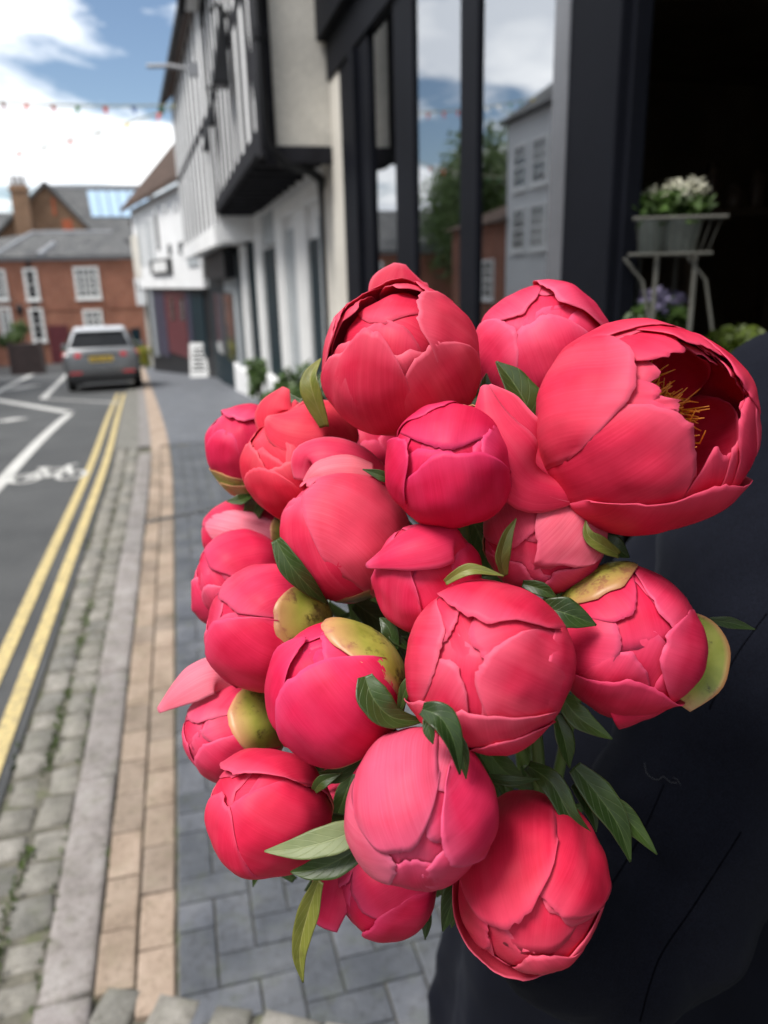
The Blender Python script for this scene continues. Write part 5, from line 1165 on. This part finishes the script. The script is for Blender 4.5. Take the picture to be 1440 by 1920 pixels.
# -- tulip-shaped bloom beside it
g = mk('F5', 560, 876, 100, .525, (500,815), 'tulip-shaped coral peony leaning over the pavement behind the ruffled one', 1.08)
g.core(5, 16, -2.5); g.petal((486,880), 44, 2.8, via=(500,920)); g.petal((496,842), 42, 1.6, via=(470,870)); g.petal((540,868), 50, 2.0, via=(570,940)); g.ring(4, 28, 0, 48)
g.free([(655,850,.3),(620,800,.75),(570,795,.9),(525,790,.75),(500,782,.5)], [40,64,60,44,8], (0,.45,1), .35); g.free([(590,860,-.5),(540,800,-.3),(515,770,-.2),(536,727,-.3)], [40,48,42,8], (-.2,.2,1), .25)
g.free([(610,870,-.2),(590,800,-.2),(560,757,-.2)], [60,58,22], (0,.3,1), .3)

# -- smooth dark bud in the middle
g = mk('F6', 847, 873, 119, 0.405, (836,800), 'smooth deep pink peony bud between the two largest blooms')
g.core(5, 6, -1.2); g.petal((868,842), 62, 2.6, via=(860,930), rag=.08, lift=.03); g.petal((778,786), 32, 2.8, via=(755,850), lift=.07); g.petal((835,770), 36, 2.8, over=False, via=(800,760)); g.petal((830,840), 60, 1.0, over=True, via=(830,860)); g.petal((905,800), 44, 1.4, via=(940,850)); g.ring(4, 24, .2, 48)
g.sepal(via=(745,950), th=108, w=28, lay=2.6); g.sepal(via=(905,760), th=58, w=26, lay=3.2, vs=-1); g.sepal((880,752), 30, 1.6, via=(890,765), vs=-1)
g.leaf([(740,905,-.6),(715,892,-.5),(680,880,-.5)], 22)

# -- ruffled bloom in front of it
g = mk('F7', 648, 1008, 117, 0.478, (582,925), 'ruffled coral peony with torn pale petal edges, beside the smooth deep pink bud', 1.1)
g.core(5, 8, -1.2); g.petal(via=(725,985), th=6, w=66, lay=2.6, rag=.09, pale=.15, dent=.02); g.petal(via=(585,1095), th=14, w=54, lay=1.4); g.petal(via=(660,1130), th=30, w=50, lay=1.8); g.ring(4, 22, .0, 48)
g.petal(via=(640,880), vs=-1, th=8, w=36, lay=1.8, rag=.12, pale=.4); g.petal(via=(560,1000), th=16, w=34, lay=2.0, rag=.1); g.petal(via=(600,890), vs=-1, th=2, w=24, lay=2.6, rag=.12, pale=.4)
g.free([(730,900,-.3),(680,862,.0),(620,842,.1),(572,852,.0),(562,900,-.1)], [20,30,32,28,12], (0,.6,1), .2); g.free([(700,880,.2),(655,872,.3),(600,880,.3),(570,905,.2)], [14,26,22,6], (0,.5,1), .3, pale=.5)
g.sepal(via=(700,1130), th=118, w=34, lay=2.2)
g.leaf([(518,1012,.9),(545,1060,.95),(580,1100,.8),(614,1132,.5)], 40, nrm=(-.3,.5,1)); g.leaf([(524,1020,.7),(560,1085,.7),(612,1135,.4)], 30, M_LEAFO)

# -- streaked small bud
g = mk('F8', 462, 1006, 68, 0.61, (395,985), 'small streaked peony bud half hidden at the pavement side', 1.25)
g.core(5, 10, -1.2); g.petal((385,985), 46, 2, via=(470,950), pale=.0); g.petal((398,1010), 34, 2.6, via=(470,1000), pale=1.0); g.petal((380,1000), 46, 1.8, via=(420,1040)); g.ring(4, 30, .2, 48); g.sepal(via=(520,1000), th=110, w=30, lay=3)

# -- bloom behind the bud with the green sepal
g = mk('F9', 452, 1085, 88, 0.54, (382,1070), 'coral peony with one petal falling away from it, tucked behind the green-capped bud', 1.05)
g.core(5, 12, -1.5); g.petal((395,1078), 55, 2.2, via=(470,1020)); g.petal((388,1100), 40, 1.6, via=(430,1150)); g.ring(4, 30, .2, 48)
g.free([(440,1180,.2),(400,1150,.5),(378,1120,.55),(362,1086,.4)], [24,42,38,8], (-.5,.1,1), .35)

# -- green-capped bud
g = mk('F10', 502, 1174, 116, 0.475, (402,1165), 'coral peony bud with one broad speckled green sepal on its side', 1.02)
g.core(5, 8, -1.2); g.petal((404,1128), 50, 1.8, via=(500,1080)); g.petal((408,1160), 48, 3.0, via=(470,1240), lift=.05); g.petal((392,1180), 40, 1.2, via=(405,1240)); g.petal((470,1150), 46, 1.0, via=(560,1110)); g.ring(4, 26, .2, 46)
g.sepal((512,1172), 36, 3.2, via=(575,1166))

# -- bud with an overhanging petal
g = mk('F11', 800, 1082, 102, 0.425, (770,1020), 'deep coral peony bud under an overhanging hooded petal')
g.core(5, 8, -1.2); g.petal((762,1052), 36, 2.4, lift=.06, via=(735,1120)); g.petal((820,1035), 56, 1.0, via=(830,1120)); g.petal((850,1030), 46, 1.4, via=(880,1070)); g.ring(4, 24, .2, 46)
g.free([(880,1040,.35),(850,1000,.85),(800,1010,1.08),(740,1030,1.0),(686,1059,.65)], [20,46,50,36,6], (-.1,.75,1), .45, rag=.2)

# -- pale patched bud
g = mk('F12', 1020, 1008, 112, .438, (1006,1058), 'coral peony bud with pale ragged patches, below the largest bloom')
g.core(5, 8, -1.2); g.petal((1030,1046), 42, 3.0, lift=.06, via=(1090,970), pale=.55, rag=.12); g.petal((962,1040), 46, 2.2, via=(960,970), pale=.25); g.petal((990,1056), 34, 1.2, via=(950,1090)); g.petal((1040,1062), 40, .8, via=(1060,1100)); g.petal((1085,1030), 36, .8, via=(1125,1030)); g.ring(3, 30, .0, 46)
g.sepal(via=(905,1040), th=75, w=16, lay=2.5)
g.leaf([(945,1080,1.0),(940,1045,1.15),(950,1005,1.2),(968,972,1.15)], 30, M_LEAFO, nrm=(.4,.2,1)); g.leaf([(1160,1040,.7),(1125,1020,.95),(1103,1003,1.0),(1098,976,.95)], 28, M_LEAFO); g.leaf([(1120,1010,.3),(1150,1025,.4),(1180,1045,.3)], 42)

# -- large centre bud
g = mk('F13', 912, 1243, 151, .385, (866,1226), 'large round coral peony bud with a small dark pinhole, at the centre of the bouquet', 1.0)
g.core(5, 8, -1.6); g.petal((925,1205), 50, 3.0, via=(930,1110), rag=.07, lift=.04); g.petal((832,1222), 46, 2.0, via=(780,1220)); g.petal((905,1304), 62, 3.2, via=(890,1390), rag=.07, lift=.06); g.petal((890,1262), 44, 2.2, via=(1010,1290)); g.petal((882,1205), 40, 1.0, via=(990,1190)); g.petal((868,1250), 34, .8, via=(820,1300)); g.petal((850,1200), 30, .8, via=(800,1140)); g.petal((1000,1290), 44, 2.6, via=(1060,1270)); g.petal(via=(960,1400), th=66, w=34, lay=3.6, lift=.05); g.ring(4, 34, .0, 44)
g.sepal(via=(900,1082), th=100, w=30, lay=2.6, vs=-1); g.leaf([(835,1092,.1),(880,1068,.2),(945,1080,.2)], 24, M_LEAFO)


# -- bud with green shoulder, against the coat
g = mk('F14', 1172, 1200, 136, .425, (1206,1198), 'coral peony bud with a lime green shoulder, resting against the dark coat')
g.core(5, 8, -1.4); g.petal((1160,1196), 46, 1.2, via=(1070,1190)); g.petal((1205,1150), 32, 2.0, via=(1130,1110)); g.petal((1238,1165), 46, 2.2, via=(1280,1110)); g.petal((1232,1212), 40, 2.8, via=(1305,1230)); g.petal((1190,1225), 34, .8, via=(1150,1290)); g.petal((1165,1262), 56, 3.2, via=(1140,1340), rag=.06, lift=.10); g.ring(4, 30, .0, 44)
g.free([(1150,1350,.45),(1200,1335,.55),(1250,1318,.6),(1296,1288,.5)], [40,36,24,6], (.1,-.35,1), .5); g.sepal((1168,1112), 40, 3.3, via=(1110,1085))
g.free([(1275,1150,-.2),(1310,1200,-.3),(1315,1260,-.3),(1280,1325,-.2)], [10,46,48,16], (.3,.1,1), -.3, mat=M_SEPAL, name='sepal')
g.leaf([(1020,1140,.9),(1060,1150,1.0),(1118,1172,.95)], 56); g.leaf([(980,1094,.2),(1015,1105,.3),(1045,1122,.3)], 28); g.leaf([(1330,1163,-.5),(1370,1168,-.5),(1416,1180,-.5)], 24)

# -- bud under the olive cap
g = mk('F15', 630, 1294, 129, 0.418, (545,1228), 'plump deep pink peony bud under a big olive green sepal')
g.core(5, 8, -1.3); g.petal((580,1240), 66, 3.0, via=(630,1350), rag=.05, lift=.04); g.petal((549,1206), 26, 2.2, via=(520,1260), lift=.05); g.petal((600,1215), 50, 1.2, via=(700,1220)); g.petal((560,1205), 44, .8, via=(600,1170)); g.ring(4, 26, .2, 46)
g.sepal((606,1192), 44, 3.0, via=(680,1190)); g.leaf([(684,1268,1.05),(700,1310,1.15),(735,1345,1.1),(795,1352,.9)], 56, nrm=(.1,.4,1)); g.leaf([(750,1330,.8),(762,1290,.9),(785,1272,.9),(793,1300,.9)], 22); g.leaf([(740,1220,-.3),(730,1180,-.3),(712,1158,-.4)], 36); g.leaf([(765,1215,-.3),(740,1195,-.3),(728,1178,-.4)], 22)
g.sepal(via=(600,1420), th=112, w=34, lay=3.0); g.leaf([(600,1455,.1),(640,1448,.2),(690,1405,.3)], 34); g.leaf([(590,1482,.2),(605,1465,.3),(640,1450,.3)], 26)

# -- bud with a long loose petal
g = mk('F16', 436, 1374, 91, 0.5, (366,1382), 'coral peony bud with one long loose petal stretching over the tan bricks', 1.02)
g.core(5, 8, -1.2); g.petal((372,1350), 50, 1.8, via=(420,1290)); g.petal((380,1400), 54, 2.8, via=(430,1440)); g.ring(4, 24, .4, 48); g.sepal((430,1362), 44, 3.2, via=(490,1350))
g.free([(448,1290,.1),(405,1262,.4),(350,1285,.5),(296,1332,.35)], [22,36,34,6], (-.1,.65,1), .25, pale=.4); g.sepal(via=(505,1290), th=130, w=34, lay=2.5)

# -- lower bud over the grey paving
g = mk('F17', 506, 1524, 113, 0.43, (420,1510), 'coral peony bud with a hooded top petal, over the grey paving', 1.06)
g.core(5, 8, -1.3); g.petal((448,1458), 56, 3.0, via=(540,1410), rag=.08, lift=.09); g.petal((424,1490), 36, 2.2, via=(410,1560)); g.petal((424,1530), 64, 1.0, via=(540,1590)); g.petal((440,1570), 44, .8, via=(450,1640)); g.ring(4, 26, .2, 46)
g.leaf([(690,1545,1.1),(630,1572,1.25),(560,1590,1.25),(496,1596,1.1)], 52, M_LEAFP, fold=.15, nrm=(0,.6,1)); g.leaf([(700,1570,.9),(640,1610,1.0),(590,1630,1.0),(545,1635,.9)], 50, nrm=(0,.3,1)); g.leaf([(598,1650,.3),(578,1710,.3),(562,1780,.3),(568,1842,.3)], 40, M_LEAFO, fold=.5)

# -- pale pink drooping bud
g = mk('F18', 790, 1514, 139, 0.372, (772,1606), 'pale pink drooping peony bud with streaked petals, below the centre bud', 1.04)
g.core(5, 8, -1.4); g.petal((742,1592), 40, 3.2, via=(725,1450), pale=.2, rag=.03); g.petal((806,1560), 42, 2.8, via=(900,1520), lift=.06); g.petal((836,1490), 50, 1.8, via=(850,1400), pale=.4); g.petal((748,1618), 42, 2.0, via=(680,1590), pale=.25); g.petal((780,1600), 34, 1.0, via=(790,1660)); g.petal((800,1610), 40, 1.4, via=(880,1610)); g.ring(4, 30, .0, 46)
g.free([(840,1600,.5),(830,1625,.5),(812,1662,.4)], [30,26,8], (0,-.2,1), .3)
g.leaf([(792,1330,.8),(825,1345,.95),(850,1390,1.0),(862,1452,.9)], 48, M_LEAFP if False else M_LEAF, nrm=(.4,.2,1)); g.leaf([(820,1340,.6),(862,1400,.75),(874,1460,.7)], 30); g.leaf([(800,1335,.7),(805,1370,.8),(812,1395,.8)], 22)

# -- lowest bud, upside down
g = mk('F19', 996, 1646, 138, 0.408, (984,1730), 'big coral peony bud hanging upside down against the coat, lowest of the bouquet', 1.22)
g.core(5, 12, -1.6); g.petal((962,1702), 42, 3.2, via=(940,1560), rag=.07, lift=.06); g.petal((1042,1757), 46, 2.4, via=(1080,1590)); g.petal((965,1765), 40, 1.2, via=(880,1700)); g.petal((1010,1790), 58, 2.8, via=(930,1800), rag=.05, lift=.08); g.petal((1010,1745), 32, .8, via=(1040,1800)); g.petal((990,1560), 40, 1.0, via=(1000,1490)); g.ring(4, 34, .0, 44)
g.leaf([(990,1436,-.2),(1035,1470,.1),(1075,1540,.2),(1126,1584,.0)], 44); g.leaf([(1076,1438,-.4),(1120,1490,-.3),(1160,1550,-.25),(1182,1616,-.3)], 60); g.leaf([(1130,1490,-.4),(1175,1535,-.4),(1232,1602,-.4)], 44); g.leaf([(908,1456,.2),(960,1464,.3),(1012,1460,.2)], 20); g.leaf([(1050,1300,-.2),(1085,1345,.0),(1148,1386,.0)], 46); g.leaf([(1042,1340,-.3),(1058,1390,-.3),(1068,1440,-.4)], 44); g.leaf([(1075,1470,-.6),(1105,1510,-.6),(1118,1560,-.6)], 36)

# -- shadowed bloom underneath
g = mk('F20', 722, 1655, 98, .46, (655,1690), 'dark coral peony half hidden under the pale drooping bud')
g.core(5, 12, -1.4); g.petal((668,1690), 54, 1.4, via=(740,1640)); g.petal((660,1660), 40, 2.0, via=(640,1620)); g.petal((700,1710), 50, 2.2, via=(740,1740)); g.ring(4, 32, .2, 46)
g.free([(660,1620,.3),(625,1650,.4),(612,1690,.45),(602,1738,.3)], [24,34,40,30], (-.4,0,1), .2); g.leaf([(862,1625,.9),(850,1680,1.0),(830,1746,.9)], 48); g.leaf([(870,1640,.7),(858,1700,.7),(846,1740,.7)], 26); g.leaf([(802,1695,.2),(800,1730,.2),(797,1762,.2)], 20)

# -- two blooms deep in the bunch
g = mk('F21', 690, 850, 70, 0.58, (690,800), 'shadowed coral peony deep between the tulip-shaped bloom and the smooth bud')
g.core(5, 8, -1); g.ring(5, 20, 1, 44)
g = mk('F22', 660, 1500, 76, .52, (610,1520), 'shadowed coral peony with a rolled petal, deep behind the pale drooping bud')
g.core(5, 10, -1); g.ring(5, 24, 1, 46); g.free([(640,1455,.6),(622,1490,.9),(612,1520,.9),(606,1548,.8)], [16,24,26,22], (-.3,0,1), .6); g.leaf([(662,1450,1.2),(645,1495,1.3),(624,1550,1.2)], 36); g.leaf([(690,1400,.9),(650,1440,1.1),(600,1478,1.0)], 24)
# dark filler leaves between the stalks
for (k, pts, w) in (('F11', [(700,960),(745,985),(790,1010)], 60), ('F11', [(665,1130),(715,1165),(770,1190)], 70), ('F15', [(720,1190),(765,1230),(790,1290)], 70), ('F6', [(690,870),(730,940),(760,1000)], 60), ('F12', [(880,960),(905,1020),(925,1080)], 70), ('F13', [(1040,1100),(1060,1150),(1070,1220)], 70), ('F17', [(600,1440),(640,1480),(680,1500)], 70), ('F10', [(600,1150),(620,1230),(640,1290)], 60), ('F18', [(900,1380),(940,1440),(1000,1480)], 80), ('F19', [(870,1440),(920,1500),(960,1520)], 70)):
    h = FL[k]; h.leaf([(p[0], p[1], 0) for p in pts], w, off=-(.525-h.depth)/h.R)
rr = random.Random(21); gl = [FL[k] for k in ('F13','F14','F6','F12','F15','F18','F19','F2','F7','F11','F10','F17','F5','F15','F20')]
for k in range(96):
    h = rr.choice(gl); x = h.px+rr.uniform(-1.2,1.2)*h.rpx; y = h.py+rr.uniform(-1.2,1.2)*h.rpx
    x = min(1060, max(490, x)); y = min(1600, max(770, y)); a = rr.uniform(0, 6.28); L = rr.uniform(50, 90)
    h.leaf([(x-math.cos(a)*L, y-math.sin(a)*L, 0), (x, y, .2), (x+math.cos(a)*L, y+math.sin(a)*L, 0)], rr.uniform(34, 56), off=-(rr.uniform(.545,.60)-h.depth)/h.R)
# seams and a bit of lint lie on the coat surface
def on_coat(px, py):
    dg = bpy.context.evaluated_depsgraph_get(); best = None; d = ray(px, py).normalized()
    for o in (slv, coat_top):
        ev = o.evaluated_get(dg); inv = ev.matrix_world.inverted(); ok, loc, nr, _ = ev.ray_cast(inv @ CAM, (inv.to_3x3() @ d).normalized())
        if ok:
            w = ev.matrix_world @ loc
            if best is None or (w-CAM).length < (best-CAM).length: best = w
    return best
bpy.context.view_layer.update()
def coat_line(name, pts, r_, mat, n=24, lift=.0001):
    P = cr_spline([Vector((p[0], p[1], 0)) for p in pts], n); Q = [on_coat(p.x, p.y) for p in P]; Q = [rl(q+(CAM-q).normalized()*lift) for q in Q if q is not None]
    if len(Q) > 2: MB().tube(Q, r_, 6).build(name, mat, person, True)
coat_line('seam', [(1438,1150),(1380,1230),(1330,1330)], .0005, M_SEAM); coat_line('seam', [(1245,1470),(1200,1570),(1120,1700)], .0005, M_SEAM)
coat_line('seam', [(1390,1560),(1300,1700),(1235,1800),(1200,1915)], .0006, M_SEAM)
coat_line('lint_thread', [(1208,1430),(1214,1452),(1232,1462),(1244,1456),(1256,1466),(1270,1468)], .00014, M_LINT, 40, .0012); coat_line('lint_thread', [(1262,1458),(1270,1462),(1276,1472)], .00013, M_LINT, 14, .0012)
